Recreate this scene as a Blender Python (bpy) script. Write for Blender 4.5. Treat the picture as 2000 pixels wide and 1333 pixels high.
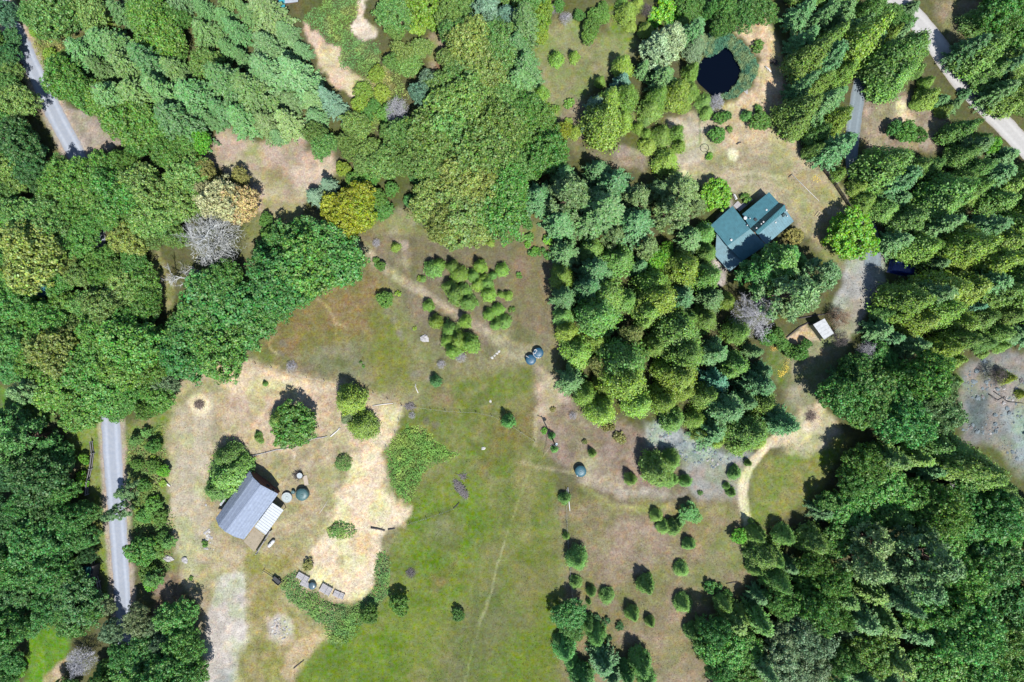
import bpy, math, random
import numpy as np
from mathutils import Vector, Matrix

# ------------------------------------------------------------------ camera, sky, sun, exposure
S = 0.12                      # metres per photograph pixel on the ground
HC = 160.0                    # height of the drone camera
sc = bpy.context.scene
for o in list(bpy.data.objects):
    bpy.data.objects.remove(o)
col = sc.collection
cam_d = bpy.data.cameras.new('camera')
cam_d.sensor_width = 36.0
cam_d.lens = 24.0
cam_d.clip_start = 1.0
cam_d.clip_end = 6000.0
cam = bpy.data.objects.new('camera', cam_d)
cam.location = (0, 0, HC)
col.objects.link(cam)
sc.camera = cam

SUN_EL = math.radians(60.0)
sx, sy = 0.44, -0.90          # the sun stands to the south, a little east
sl = math.hypot(sx, sy); sx /= sl; sy /= sl
world = bpy.data.worlds.new('World')
sc.world = world
world.use_nodes = True
wn = world.node_tree.nodes; wl = world.node_tree.links
bg = wn['Background']
sky = wn.new('ShaderNodeTexSky')
sky.sky_type = 'NISHITA'
sky.sun_disc = False
sky.sun_elevation = SUN_EL
sky.sun_rotation = math.atan2(sx, sy)
sky.air_density = 1.0
sky.dust_density = 0.3
sky.ozone_density = 1.5
wl.new(sky.outputs[0], bg.inputs[0])
bg.inputs[1].default_value = 0.108
sun_d = bpy.data.lights.new('sun', 'SUN')
sun_d.energy = 5.0
sun_d.angle = math.radians(0.5)
sun_d.color = (1.0, 0.97, 0.915)
sun = bpy.data.objects.new('sun', sun_d)
ldir = Vector((-sx * math.cos(SUN_EL), -sy * math.cos(SUN_EL), -math.sin(SUN_EL)))
sun.rotation_euler = ldir.to_track_quat('-Z', 'Y').to_euler()
sun.location = (60, -120, 220)
col.objects.link(sun)
vs = sc.view_settings
vs.view_transform = 'Standard'
vs.look = 'None'
vs.gamma = 1.0
vs.use_curve_mapping = False
vs.exposure = 1.31
sc.cycles.max_bounces = 5
sc.cycles.diffuse_bounces = 3
sc.cycles.transmission_bounces = 3
sc.cycles.transparent_max_bounces = 4

RNG = np.random.default_rng(11)
random.seed(5)
KEXP = 3.88                   # sunlit white card in display-linear units, to turn photo colours into albedos


def lin(c):
    c = np.asarray(c, float) / 255.0
    return np.where(c <= 0.04045, c / 12.92, ((c + 0.055) / 1.055) ** 2.4)


class Albedo(tuple):
    pass


def P(r, g, b):
    return Albedo(np.clip(lin((r, g, b)) / KEXP, 0.003, 0.85))


def Pg(r, g, b):
    """soil and turf: paler and greyer than a first reading of the photo"""
    c = np.array((r, g, b), float)
    L = c @ np.array((.3, .59, .11))
    d = .25 - .22 * min(max(((g - b) / L - .3) / .22, 0), 1)
    k = min(max((L - 125) / 75, 0), 1)
    c = (c * (1 - d) + L * d) * (1.03 + .14 * k)
    return Albedo(np.clip(lin(np.clip(c, 0, 250)) / KEXP, 0.003, 0.85))


# ------------------------------------------------------------------ helpers
def G(px, py):
    return (px - 1000.0) * S, (666.5 - py) * S


_lat = {}


def vnoise(x, y, scale, seed):
    """value noise 0..1"""
    if seed not in _lat:
        _lat[seed] = np.random.default_rng(seed).random((256, 256))
    L = _lat[seed]
    x = np.asarray(x, float) / scale + 1000.3; y = np.asarray(y, float) / scale + 1000.7
    xi = np.floor(x).astype(int); yi = np.floor(y).astype(int)
    fx = x - xi; fy = y - yi
    fx = fx * fx * (3 - 2 * fx); fy = fy * fy * (3 - 2 * fy)
    a = L[xi % 256, yi % 256]; b = L[(xi + 1) % 256, yi % 256]
    c = L[xi % 256, (yi + 1) % 256]; d = L[(xi + 1) % 256, (yi + 1) % 256]
    return (a * (1 - fx) + b * fx) * (1 - fy) + (c * (1 - fx) + d * fx) * fy


def fbm(x, y, scale, seed, n=3):
    t = 0; a = 1.0; w = 0
    for i in range(n):
        t = t + a * vnoise(x, y, scale / 2 ** i, seed + i * 7); w += a; a *= 0.55
    return t / w


def polysd(X, Y, poly):
    """signed distance (positive inside) of points to a polygon, all in pixels"""
    P_ = np.asarray(poly, float)
    d2 = np.full(X.shape, 1e18); ins = np.zeros(X.shape, bool)
    n = len(P_)
    for i in range(n):
        x0, y0 = P_[i]; x1, y1 = P_[(i + 1) % n]
        dx, dy = x1 - x0, y1 - y0
        t = np.clip(((X - x0) * dx + (Y - y0) * dy) / (dx * dx + dy * dy + 1e-9), 0, 1)
        d2 = np.minimum(d2, (X - x0 - t * dx) ** 2 + (Y - y0 - t * dy) ** 2)
        c = ((y0 > Y) != (y1 > Y)) & (X < (x1 - x0) * (Y - y0) / (y1 - y0 + 1e-12) + x0)
        ins ^= c
    d = np.sqrt(d2)
    return np.where(ins, d, -d)


def linesd(X, Y, pts):
    d2 = np.full(X.shape, 1e18)
    for (x0, y0), (x1, y1) in zip(pts[:-1], pts[1:]):
        dx, dy = x1 - x0, y1 - y0
        t = np.clip(((X - x0) * dx + (Y - y0) * dy) / (dx * dx + dy * dy + 1e-9), 0, 1)
        d2 = np.minimum(d2, (X - x0 - t * dx) ** 2 + (Y - y0 - t * dy) ** 2)
    return np.sqrt(d2)


def sstep(a, b, x):
    t = np.clip((x - a) / (b - a), 0, 1)
    return t * t * (3 - 2 * t)


POND = [(1407, 88), (1418, 90), (1428, 98), (1440, 115), (1449, 140), (1441, 164), (1424, 183), (1404, 190), (1388, 178),
        (1368, 160), (1363, 150), (1370, 126), (1380, 112), (1398, 102)]


def gz(x, y):
    """height of the ground"""
    x = np.asarray(x, float); y = np.asarray(y, float)
    z = 0.5 * (fbm(x, y, 38.0, 3, 2) - 0.5) + 0.14 * (vnoise(x, y, 4.5, 31) - 0.5)
    px = x / S + 1000.0; py = 666.5 - y / S
    near = (np.abs(px - 1408) < 110) & (np.abs(py - 140) < 110)
    if np.any(near):
        sd = np.where(near, polysd(px, py, POND), -999)
        w = np.where(near, sstep(-13, 9, sd), 0)
        z = z * (1 - w) - 1.3 * w
    return z


def gzf(x, y):
    return float(gz(np.array([x]), np.array([y]))[0])


def W(px, py, h=0.0, on=True):
    """ground point below / point h metres above the ground that the photo shows at px,py"""
    x, y = G(px, py)
    k = 1 - h / HC
    x *= k; y *= k
    return Vector((x, y, gzf(x, y) + h if on else h))


# ------------------------------------------------------------------ materials
MATS = {}


def new_mat(name):
    m = bpy.data.materials.new(name); m.use_nodes = True
    nt = m.node_tree
    b = nt.nodes['Principled BSDF']
    return m, nt, b


def mat(name, c, rough=0.8, spec=0.3, metal=0.0, noise=0.25, scale=6.0, bump=0.0, bscale=30.0, c2=None, stretch=None):
    if name in MATS:
        return MATS[name]
    m, nt, b = new_mat(name)
    N = nt.nodes.new; Lk = nt.links.new
    tc = N('ShaderNodeTexCoord')
    src = tc.outputs['Object']
    if stretch:
        mp = N('ShaderNodeMapping'); mp.inputs['Scale'].default_value = stretch
        Lk(src, mp.inputs[0]); src = mp.outputs[0]
    t = N('ShaderNodeTexNoise'); t.inputs['Scale'].default_value = scale; t.inputs['Detail'].default_value = 5
    Lk(src, t.inputs['Vector'])
    r = N('ShaderNodeMapRange'); r.inputs[1].default_value = 0.3; r.inputs[2].default_value = 0.7
    Lk(t.outputs[0], r.inputs[0])
    mx = N('ShaderNodeMix'); mx.data_type = 'RGBA'
    Lk(r.outputs[0], mx.inputs[0])
    c = np.array(c[:3]) * (1.0 if isinstance(c, Albedo) else .6); ca = np.clip(c * (1 - noise), 0, 1); cb = np.clip(np.array(c2[:3]) if c2 is not None else c * (1 + noise), 0, 1)
    mx.inputs[6].default_value = (*ca, 1); mx.inputs[7].default_value = (*cb, 1)
    Lk(mx.outputs[2], b.inputs['Base Color'])
    b.inputs['Roughness'].default_value = rough
    b.inputs['Specular IOR Level'].default_value = spec
    b.inputs['Metallic'].default_value = metal
    if bump:
        bt = N('ShaderNodeTexNoise'); bt.inputs['Scale'].default_value = bscale; bt.inputs['Detail'].default_value = 4
        Lk(src, bt.inputs['Vector'])
        bp = N('ShaderNodeBump'); bp.inputs['Strength'].default_value = bump; bp.inputs['Distance'].default_value = 0.05
        Lk(bt.outputs[0], bp.inputs['Height']); Lk(bp.outputs[0], b.inputs['Normal'])
    MATS[name] = m
    return m


def leaf_mat(name, rough=0.55, transl=0.30, hue=0.04):
    """foliage: the object's own colour, varied leaf by leaf"""
    m, nt, b = new_mat(name)
    N = nt.nodes.new; Lk = nt.links.new
    oi = N('ShaderNodeObjectInfo')
    at = N('ShaderNodeAttribute'); at.attribute_name = 'tone'
    hs = N('ShaderNodeHueSaturation')
    Lk(oi.outputs['Color'], hs.inputs['Color'])
    sp = N('ShaderNodeSeparateColor'); Lk(at.outputs['Color'], sp.inputs[0])
    Lk(sp.outputs[0], hs.inputs['Value'])
    mr = N('ShaderNodeMapRange'); mr.inputs[3].default_value = 0.5 - hue; mr.inputs[4].default_value = 0.5 + hue
    Lk(sp.outputs[1], mr.inputs[0]); Lk(mr.outputs[0], hs.inputs['Hue'])
    ms = N('ShaderNodeMapRange'); ms.inputs[3].default_value = 1.14; ms.inputs[4].default_value = 0.8
    Lk(sp.outputs[2], ms.inputs[0]); Lk(ms.outputs[0], hs.inputs['Saturation'])
    Lk(hs.outputs[0], b.inputs['Base Color'])
    b.inputs['Roughness'].default_value = rough
    b.inputs['Specular IOR Level'].default_value = 0.35
    tr = N('ShaderNodeBsdfTranslucent'); Lk(hs.outputs[0], tr.inputs[0])
    mix = N('ShaderNodeMixShader'); mix.inputs[0].default_value = transl
    Lk(b.outputs[0], mix.inputs[1]); Lk(tr.outputs[0], mix.inputs[2])
    Lk(mix.outputs[0], nt.nodes['Material Output'].inputs['Surface'])
    return m


def vcol_mat(name, rough=0.9, transl=0.0):
    """colour stored per tuft or leaf"""
    m, nt, b = new_mat(name)
    N = nt.nodes.new; Lk = nt.links.new
    at = N('ShaderNodeAttribute'); at.attribute_name = 'tint'
    Lk(at.outputs['Color'], b.inputs['Base Color'])
    b.inputs['Roughness'].default_value = rough
    b.inputs['Specular IOR Level'].default_value = 0.2
    if transl:
        tr = N('ShaderNodeBsdfTranslucent'); Lk(at.outputs['Color'], tr.inputs[0])
        mix = N('ShaderNodeMixShader'); mix.inputs[0].default_value = transl
        Lk(b.outputs[0], mix.inputs[1]); Lk(tr.outputs[0], mix.inputs[2])
        Lk(mix.outputs[0], nt.nodes['Material Output'].inputs['Surface'])
    return m


LEAF = leaf_mat('leaf')
NEEDLE = leaf_mat('needle', rough=0.6, transl=0.14, hue=0.025)
TINT = vcol_mat('tinted_leaf', 0.7, 0.2)
BARK = mat('bark', (0.11, 0.085, 0.065), noise=0.4, scale=3, bump=0.5, bscale=8)
BARK_RED = mat('bark_red', (0.10, 0.062, 0.045), noise=0.4, scale=3, bump=0.5, bscale=8)
DEADWOOD = mat('dead_wood', (0.36, 0.37, 0.36), noise=0.3, scale=2.0)
DEADDARK = mat('dead_wood_dark', (0.10, 0.085, 0.08), noise=0.4, scale=2.0)
GREYWOOD = mat('weathered_wood', (0.30, 0.29, 0.30), noise=0.35, scale=2.5, bump=0.3, stretch=(1, 6, 6))
TANWOOD = mat('tan_wood', (0.36, 0.29, 0.20), noise=0.3, scale=3, bump=0.2)
DARKWOOD = mat('dark_wood', (0.045, 0.04, 0.042), noise=0.4, scale=3)


# ------------------------------------------------------------------ objects
ORIG = {}


def tag(o, label=None, cat=None, group=None, kind=None):
    if label: o['label'] = label
    if cat: o['category'] = cat
    if group: o['group'] = group
    if kind: o['kind'] = kind
    return o


def thing(name, loc, label, cat, group=None):
    o = bpy.data.objects.new(name, None)
    o.empty_display_size = 0.3
    o.location = loc
    col.objects.link(o)
    ORIG[o.name] = Vector(loc)
    return tag(o, label, cat, group)


def link(name, me, parent=None, loc=None):
    o = bpy.data.objects.new(name, me)
    col.objects.link(o)
    if loc is not None:
        o.location = loc
    if parent is not None:
        o.parent = parent
        ORIG[o.name] = ORIG.get(parent.name, Vector((0, 0, 0)))
    return o


def part(name, verts, faces, m, parent=None, smooth=False):
    """a mesh from world coordinates; its origin is that of its thing"""
    og = ORIG.get(parent.name, Vector((0, 0, 0))) if parent is not None else Vector((0, 0, 0))
    me = bpy.data.meshes.new(name)
    me.from_pydata([tuple(Vector(v) - og) for v in verts], [], faces)
    me.materials.append(m)
    if smooth:
        me.polygons.foreach_set('use_smooth', [True] * len(me.polygons))
    me.update()
    return link(name, me, parent)


def solo(name, verts, faces, m, loc, smooth=False):
    """a top-level one-mesh thing with its origin at loc"""
    me = bpy.data.meshes.new(name)
    loc = Vector(loc)
    me.from_pydata([tuple(Vector(v) - loc) for v in verts], [], faces)
    me.materials.append(m)
    if smooth:
        me.polygons.foreach_set('use_smooth', [True] * len(me.polygons))
    me.update()
    o = link(name, me, None, loc)
    ORIG[o.name] = loc
    return o


def quads_mesh(name, V, nq, m, attrs=None, smooth=False):
    """mesh of nq separate quads from a (4*nq,3) array"""
    me = bpy.data.meshes.new(name)
    me.vertices.add(len(V)); me.vertices.foreach_set('co', np.ascontiguousarray(V, dtype=np.float32).ravel())
    me.loops.add(nq * 4); me.loops.foreach_set('vertex_index', np.arange(nq * 4, dtype=np.int32))
    me.polygons.add(nq)
    me.polygons.foreach_set('loop_start', np.arange(0, nq * 4, 4, dtype=np.int32))
    me.polygons.foreach_set('loop_total', np.full(nq, 4, dtype=np.int32))
    me.materials.append(m)
    me.update(calc_edges=True)
    for k, a in (attrs or {}).items():
        at = me.attributes.new(k, 'FLOAT_COLOR', 'POINT')
        c = np.ones((len(V), 4), np.float32); c[:, :3] = np.repeat(a, 4, axis=0)
        at.data.foreach_set('color', c.ravel())
    return me


CUBES = {}


def cube_mesh(m):
    if m.name not in CUBES:
        me = bpy.data.meshes.new('block')
        b = 0.04
        vs_ = []
        import itertools
        for sxx, syy, szz in itertools.product((-1, 1), repeat=3):
            vs_.append((sxx * 0.5, syy * 0.5, szz * 0.5))
        f = [(0, 1, 3, 2), (4, 6, 7, 5), (0, 4, 5, 1), (2, 3, 7, 6), (0, 2, 6, 4), (1, 5, 7, 3)]
        me.from_pydata(vs_, [], f)
        me.materials.append(m); me.update()
        CUBES[m.name] = me
    return CUBES[m.name]


def block(name, c, size, rz, m, parent, tilt=0.0, roll=0.0):
    """box part that shares one mesh; c is a world point"""
    o = link(name, cube_mesh(m), parent)
    og = ORIG.get(parent.name, Vector((0, 0, 0))) if parent is not None else Vector((0, 0, 0))
    o.location = Vector(c) - og
    o.rotation_euler = (roll, tilt, rz)
    o.scale = size
    return o


def beam(name, a, b, w, h, m, parent):
    """box part from a to b"""
    a = Vector(a); b = Vector(b); d = b - a
    o = link(name, cube_mesh(m), parent)
    og = ORIG.get(parent.name, Vector((0, 0, 0))) if parent is not None else Vector((0, 0, 0))
    o.location = (a + b) / 2 - og
    o.rotation_euler = (0, -math.atan2(d.z, math.hypot(d.x, d.y)), math.atan2(d.y, d.x))
    o.scale = (d.length, w, h)
    return o


def tube(pts, rad, n=6, cap=True):
    """verts, faces of a tube along pts with radii rad"""
    V = []; F = []
    pts = [Vector(p) for p in pts]
    for i, p in enumerate(pts):
        d = (pts[min(i + 1, len(pts) - 1)] - pts[max(i - 1, 0)])
        d = d.normalized() if d.length > 1e-6 else Vector((0, 0, 1))
        u = d.cross(Vector((0, 0, 1)));
        if u.length < 0.1: u = d.cross(Vector((1, 0, 0)))
        u.normalize(); v = d.cross(u)
        for k in range(n):
            a = 2 * math.pi * k / n
            V.append(p + (u * math.cos(a) + v * math.sin(a)) * rad[i])
    for i in range(len(pts) - 1):
        for k in range(n):
            F.append((i * n + k, i * n + (k + 1) % n, (i + 1) * n + (k + 1) % n, (i + 1) * n + k))
    if cap:
        F.append(tuple(range(n - 1, -1, -1))); F.append(tuple((len(pts) - 1) * n + k for k in range(n)))
    return V, F


def merge(parts):
    V = []; F = []
    for v, f in parts:
        k = len(V); V += list(v); F += [tuple(i + k for i in g) for g in f]
    return V, F


def lathe(c, prof, n=28):
    """verts, faces turned round the vertical through c from (radius, z) pairs"""
    V = []; F = []
    for r, z in prof:
        for k in range(n):
            a = 2 * math.pi * k / n
            V.append((c[0] + r * math.cos(a), c[1] + r * math.sin(a), c[2] + z))
    for i in range(len(prof) - 1):
        for k in range(n):
            F.append((i * n + k, i * n + (k + 1) % n, (i + 1) * n + (k + 1) % n, (i + 1) * n + k))
    F.append(tuple((len(prof) - 1) * n + k for k in range(n)))
    return V, F


def prism(poly, z0, z1):
    """verts, faces of an upright prism over a counter-clockwise xy polygon"""
    n = len(poly)
    a = sum(poly[i][0] * poly[(i + 1) % n][1] - poly[(i + 1) % n][0] * poly[i][1] for i in range(n))
    if a < 0: poly = poly[::-1]
    V = [(p[0], p[1], z0) for p in poly] + [(p[0], p[1], z1) for p in poly]
    F = [tuple(range(n - 1, -1, -1)), tuple(range(n, 2 * n))] + [(i, (i + 1) % n, n + (i + 1) % n, n + i) for i in range(n)]
    return V, F


def slab(c4, th):
    """closed slab below a quad of 4 world points"""
    c4 = [Vector(c) for c in c4]
    n = (c4[1] - c4[0]).cross(c4[3] - c4[0])
    if n.z < 0: c4 = c4[::-1]
    n = n.normalized() if n.z > 0 else (-n).normalized()
    V = c4 + [c - n * th for c in c4]
    F = [(0, 1, 2, 3), (7, 6, 5, 4)] + [(i, 4 + i, 4 + (i + 1) % 4, (i + 1) % 4) for i in range(4)]
    return V, F


def ribs(a, b, c, d, spacing, w=0.05, h=0.06):
    """raised seams on the plane a,b,c,d running from edge a-b to edge d-c"""
    a, b, c, d = map(Vector, (a, b, c, d))
    n = (b - a).cross(d - a).normalized()
    if n.z < 0: n = -n
    L = (b - a).length; k = max(2, int(L / spacing))
    out = []
    u = (b - a).normalized() * w / 2
    for i in range(k + 1):
        t = i / k
        p = a.lerp(b, t); q = d.lerp(c, t)
        V = [p - u, p + u, q + u, q - u]; V = V + [v + n * h for v in V]
        out.append((V, [(4, 5, 6, 7), (0, 4, 7, 3), (1, 2, 6, 5), (0, 1, 5, 4), (3, 7, 6, 2)]))
    return merge(out)

# ------------------------------------------------------------------ the ground: one sheet, its soils and turf by area
# (outline in photo pixels, colour, second colour, feather, opacity, patch size in m)
ZONES = [
    # broad turf and soil
    ([(480, 420), (800, 420), (1090, 430), (1090, 720), (1060, 980), (1120, 1340), (540, 1360), (600, 1180), (700, 700), (480, 720)], (136, 138, 86), (154, 146, 100), 16, 1, 7),
    ([(735, 830), (830, 790), (900, 735), (1040, 715), (1055, 830), (1085, 960), (1110, 1060), (1095, 1360), (530, 1360), (640, 1245), (745, 1165), (790, 1000)], (118, 132, 64), (142, 142, 84), 14, 1, 4),
    ([(800, 980), (900, 900), (960, 960), (930, 1100), (900, 1200), (830, 1300), (700, 1360), (560, 1360), (650, 1250), (770, 1150)], (110, 136, 46), (128, 144, 66), 24, .9, 5),
    ([(560, 1360), (640, 1260), (760, 1240), (800, 1290), (760, 1360)], (104, 130, 44), (122, 148, 54), 20, .8, 3),
    ([(1000, 1080), (1085, 1060), (1095, 1360), (1000, 1360)], (118, 134, 54), (130, 130, 78), 24, .7, 5),
    ([(1090, 1190), (1075, 1360), (960, 1360), (990, 1250)], (118, 140, 46), (112, 130, 58), 20, .75, 3),
    ([(900, 1180), (960, 1120), (1010, 1200), (960, 1320), (860, 1340)], (128, 132, 84), (112, 124, 68), 30, .8, 4),
    ([(840, 1120), (900, 1090), (905, 1130), (850, 1165)], (158, 128, 84), (128, 128, 70), 14, .7, 2),
    ([(830, 1010), (880, 1000), (915, 1060), (880, 1090), (840, 1060)], (140, 140, 96), (120, 128, 72), 18, .7, 3),
    # red and green slope in the middle
    ([(545, 590), (640, 560), (720, 520), (760, 560), (745, 640), (680, 690), (600, 690), (520, 700), (510, 660)], (158, 126, 82), (136, 130, 72), 22, .9, 4),
    ([(700, 450), (740, 450), (745, 470), (700, 480)], (160, 126, 84), (128, 132, 74), 10, .7, 2),
    ([(730, 620), (770, 615), (800, 680), (810, 760), (740, 760), (715, 700)], (136, 140, 62), (124, 130, 66), 20, .85, 3),
    ([(620, 680), (700, 660), (720, 720), (690, 750), (600, 720)], (146, 144, 108), (126, 130, 80), 16, .8, 3),
    ([(560, 700), (660, 730), (720, 755), (700, 770), (560, 730)], (156, 136, 110), (140, 130, 96), 12, .8, 3),
    ([(500, 690), (545, 660), (560, 710), (520, 715)], (118, 130, 66), (140, 128, 78), 10, .8, 3),
    ([(835, 760), (880, 750), (890, 785), (850, 790)], (164, 130, 100), (146, 130, 90), 10, .8, 2),
    ([(960, 840), (1040, 780), (1050, 850), (1000, 890), (940, 920)], (150, 120, 76), (128, 124, 70), 18, .7, 3),
    ([(690, 455), (790, 460), (860, 450), (1000, 460), (1085, 500), (1070, 680), (960, 690), (860, 700), (800, 640), (770, 560), (735, 500)], (148, 132, 104), (132, 126, 86), 18, 1, 4),
    ([(1000, 470), (1080, 480), (1075, 650), (1020, 640), (1000, 560)], (158, 128, 102), (140, 126, 90), 14, .8, 4),
    ([(560, 470), (700, 480), (740, 530), (700, 560), (640, 520)], (128, 134, 72), (146, 132, 84), 14, .8, 3),
    # yard of the barn
    ([(325, 790), (372, 718), (500, 708), (700, 750), (790, 790), (775, 850), (740, 890), (760, 970), (798, 995), (795, 1025), (745, 1042), (737, 1112), (712, 1172), (660, 1178), (640, 1240), (590, 1300), (560, 1340), (480, 1360), (380, 1360), (390, 1180), (345, 1130), (330, 1000), (318, 900)], (190, 170, 132), (168, 154, 110), 7, 1, 3),
    ([(345, 800), (420, 760), (420, 880), (400, 960), (410, 1060), (370, 1130), (340, 1080), (330, 960)], (184, 174, 142), (196, 182, 156), 18, .8, 2),
    ([(440, 730), (520, 722), (600, 740), (700, 760), (780, 790), (770, 830), (740, 870), (690, 870), (640, 850), (560, 890), (480, 870), (440, 800)], (206, 180, 148), (196, 168, 138), 14, .9, 4),
    ([(400, 725), (500, 715), (640, 745), (700, 765), (700, 780), (560, 750), (450, 770)], (222, 196, 156), (206, 184, 146), 8, .8, 2),
    ([(690, 880), (745, 870), (762, 970), (798, 995), (795, 1022), (745, 1040), (738, 1112), (712, 1172), (668, 1178), (600, 1130), (605, 1080), (640, 1030), (655, 985), (680, 920)], (225, 198, 162), (218, 190, 152), 8, 1, 3),
    ([(745, 795), (785, 792), (772, 845), (748, 880), (725, 870), (735, 820)], (226, 200, 158), (212, 186, 146), 6, .9, 3),
    ([(480, 1080), (590, 1070), (580, 1110), (550, 1140), (560, 1180), (620, 1220), (640, 1240), (590, 1300), (540, 1345), (480, 1345), (490, 1220), (480, 1130)], (176, 158, 104), (148, 142, 78), 14, .9, 3),
    ([(480, 1250), (540, 1270), (560, 1330), (480, 1360), (460, 1300)], (138, 138, 74), (162, 150, 96), 14, .8, 3),
    ([(590, 1060), (640, 980), (650, 930), (560, 920), (540, 980), (570, 1020), (555, 1080)], (186, 166, 124), (168, 156, 110), 14, .8, 2.5),
    ([(520, 1210), (545, 1195), (570, 1210), (572, 1240), (550, 1258), (524, 1248)], (200, 180, 162), (188, 174, 158), 6, .9, 1.5),
    ([(572, 1250), (640, 1232), (636, 1250), (600, 1290), (560, 1325), (550, 1320)], (214, 182, 140), (190, 166, 120), 6, .8, 2),
    ([(425, 1122), (475, 1114), (484, 1135), (478, 1190), (486, 1230), (462, 1300), (458, 1360), (386, 1360), (398, 1260), (404, 1200), (415, 1170)], (200, 190, 180), (188, 178, 166), 7, 1, 2),
    ([(425, 1302), (458, 1296), (455, 1360), (415, 1360)], (162, 164, 158), (172, 170, 162), 6, .9, 1.5),
    ([(384, 1180), (404, 1170), (398, 1300), (384, 1330)], (176, 156, 128), (160, 146, 110), 8, .7, 2),
    # dirt flat and pale rock east of the meadow
    ([(1050, 715), (1090, 740), (1130, 800), (1230, 835), (1290, 850), (1330, 900), (1345, 960), (1260, 985), (1180, 970), (1120, 935), (1060, 880), (1045, 800)], (164, 140, 122), (150, 130, 108), 16, 1, 3),
    ([(1050, 715), (1095, 745), (1110, 780), (1075, 800), (1060, 830), (1048, 810)], (198, 174, 146), (182, 160, 130), 9, .9, 2),
    ([(1125, 900), (1170, 890), (1210, 930), (1270, 970), (1200, 975), (1140, 945)], (188, 170, 140), (166, 150, 124), 12, .8, 2),
    ([(1180, 960), (1270, 955), (1340, 965), (1270, 985)], (182, 174, 160), (166, 154, 136), 9, .8, 2),
    ([(1262, 830), (1305, 808), (1345, 850), (1400, 880), (1470, 885), (1450, 905), (1400, 925), (1345, 915), (1310, 880), (1270, 870)], (146, 160, 166), (176, 184, 184), 12, .95, 1.5),
    ([(1340, 900), (1440, 900), (1470, 930), (1440, 980), (1360, 975), (1330, 940)], (170, 158, 150), (160, 164, 160), 10, .9, 2),
    ([(1350, 930), (1385, 925), (1380, 960), (1350, 965)], (160, 174, 168), (172, 160, 152), 8, .7, 1.5),
    # south-eastern dry field
    ([(1090, 960), (1200, 975), (1330, 980), (1440, 970), (1500, 1020), (1480, 1110), (1400, 1200), (1345, 1250), (1420, 1370), (1100, 1370), (1105, 1180), (1085, 1060)], (156, 138, 104), (138, 132, 84), 16, 1, 4),
    ([(1180, 1030), (1260, 1010), (1330, 1050), (1330, 1100), (1260, 1120), (1170, 1130), (1150, 1070)], (170, 146, 122), (160, 136, 112), 18, .9, 3),
    ([(1250, 1170), (1330, 1180), (1340, 1250), (1420, 1370), (1260, 1370), (1220, 1250)], (168, 144, 116), (150, 136, 98), 16, .9, 3),
    ([(1170, 985), (1340, 985), (1420, 985), (1440, 1010), (1340, 1010), (1250, 1005), (1180, 1000)], (146, 146, 86), (166, 154, 100), 9, .8, 2),
    ([(1380, 1040), (1470, 1020), (1480, 1100), (1420, 1120), (1390, 1150), (1300, 1140), (1290, 1120), (1370, 1100)], (136, 144, 84), (152, 148, 100), 14, .8, 2.5),
    ([(1250, 1290), (1330, 1270), (1340, 1320), (1260, 1330)], (140, 142, 90), (156, 140, 104), 14, .7, 2.5),
    ([(1345, 1010), (1400, 1010), (1380, 1060), (1350, 1090), (1335, 1050)], (178, 146, 106), (160, 146, 94), 12, .7, 2),
    ([(1480, 905), (1530, 880), (1640, 850), (1665, 860), (1620, 920), (1580, 980), (1500, 1030), (1462, 1020), (1462, 960)], (130, 146, 74), (150, 146, 86), 10, 1, 2.5),
    ([(1508, 868), (1550, 830), (1560, 800), (1600, 790), (1640, 842), (1605, 880), (1570, 892), (1520, 872)], (196, 180, 148), (180, 168, 134), 8, 1, 2),
    ([(1530, 800), (1540, 740), (1530, 690), (1590, 655), (1640, 640), (1660, 680), (1610, 760), (1590, 800)], (140, 148, 98), (160, 156, 116), 12, 1, 2),
    ([(1500, 680), (1530, 660), (1540, 720), (1535, 760), (1500, 730)], (112, 136, 66), (126, 140, 80), 8, .9, 2),
    ([(1535, 770), (1565, 735), (1575, 760), (1555, 800), (1540, 820)], (176, 168, 146), (156, 154, 120), 9, .8, 2),
    ([(1532, 660), (1580, 630), (1603, 664), (1572, 672), (1548, 682)], (214, 186, 146), (200, 172, 132), 4, 1, 1.5),
    # gravel parking and drive yard
    ([(1690, 470), (1722, 476), (1732, 500), (1728, 560), (1700, 600), (1680, 640), (1655, 665), (1632, 650), (1628, 600), (1645, 545), (1650, 500)], (176, 176, 172), (164, 164, 158), 7, 1, 2),
    ([(1660, 590), (1690, 585), (1680, 640), (1650, 670), (1635, 640)], (172, 160, 140), (164, 152, 128), 9, .8, 2),
    ([(1600, 460), (1650, 500), (1650, 530), (1625, 525), (1590, 480)], (164, 154, 110), (150, 148, 96), 9, .9, 2),
    # yard north of the house
    ([(1300, 240), (1380, 215), (1440, 215), (1530, 210), (1560, 290), (1660, 380), (1680, 440), (1620, 480), (1560, 450), (1500, 390), (1400, 380), (1320, 350)], (190, 172, 136), (170, 160, 116), 9, 1, 2.5),
    ([(1305, 235), (1370, 220), (1400, 290), (1360, 330), (1320, 320)], (196, 182, 156), (180, 170, 140), 12, .9, 2),
    ([(1440, 290), (1540, 300), (1530, 350), (1460, 360)], (150, 150, 104), (180, 164, 126), 16, .8, 2.5),
    ([(1560, 390), (1640, 430), (1600, 470), (1560, 440)], (152, 152, 96), (172, 160, 116), 12, .8, 2),
    ([(1540, 335), (1610, 340), (1650, 400), (1600, 410), (1550, 370)], (178, 162, 114), (160, 154, 98), 12, .8, 2),
    ([(1400, 30), (1500, 30), (1535, 120), (1545, 230), (1480, 235), (1410, 215), (1420, 200), (1470, 170), (1485, 120), (1450, 75)], (220, 190, 150), (204, 176, 136), 7, 1, 2.5),
    ([(1440, 200), (1530, 190), (1560, 300), (1500, 280), (1420, 290), (1410, 240)], (206, 178, 136), (190, 168, 124), 12, .8, 2.5),
    # north meadow
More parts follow.
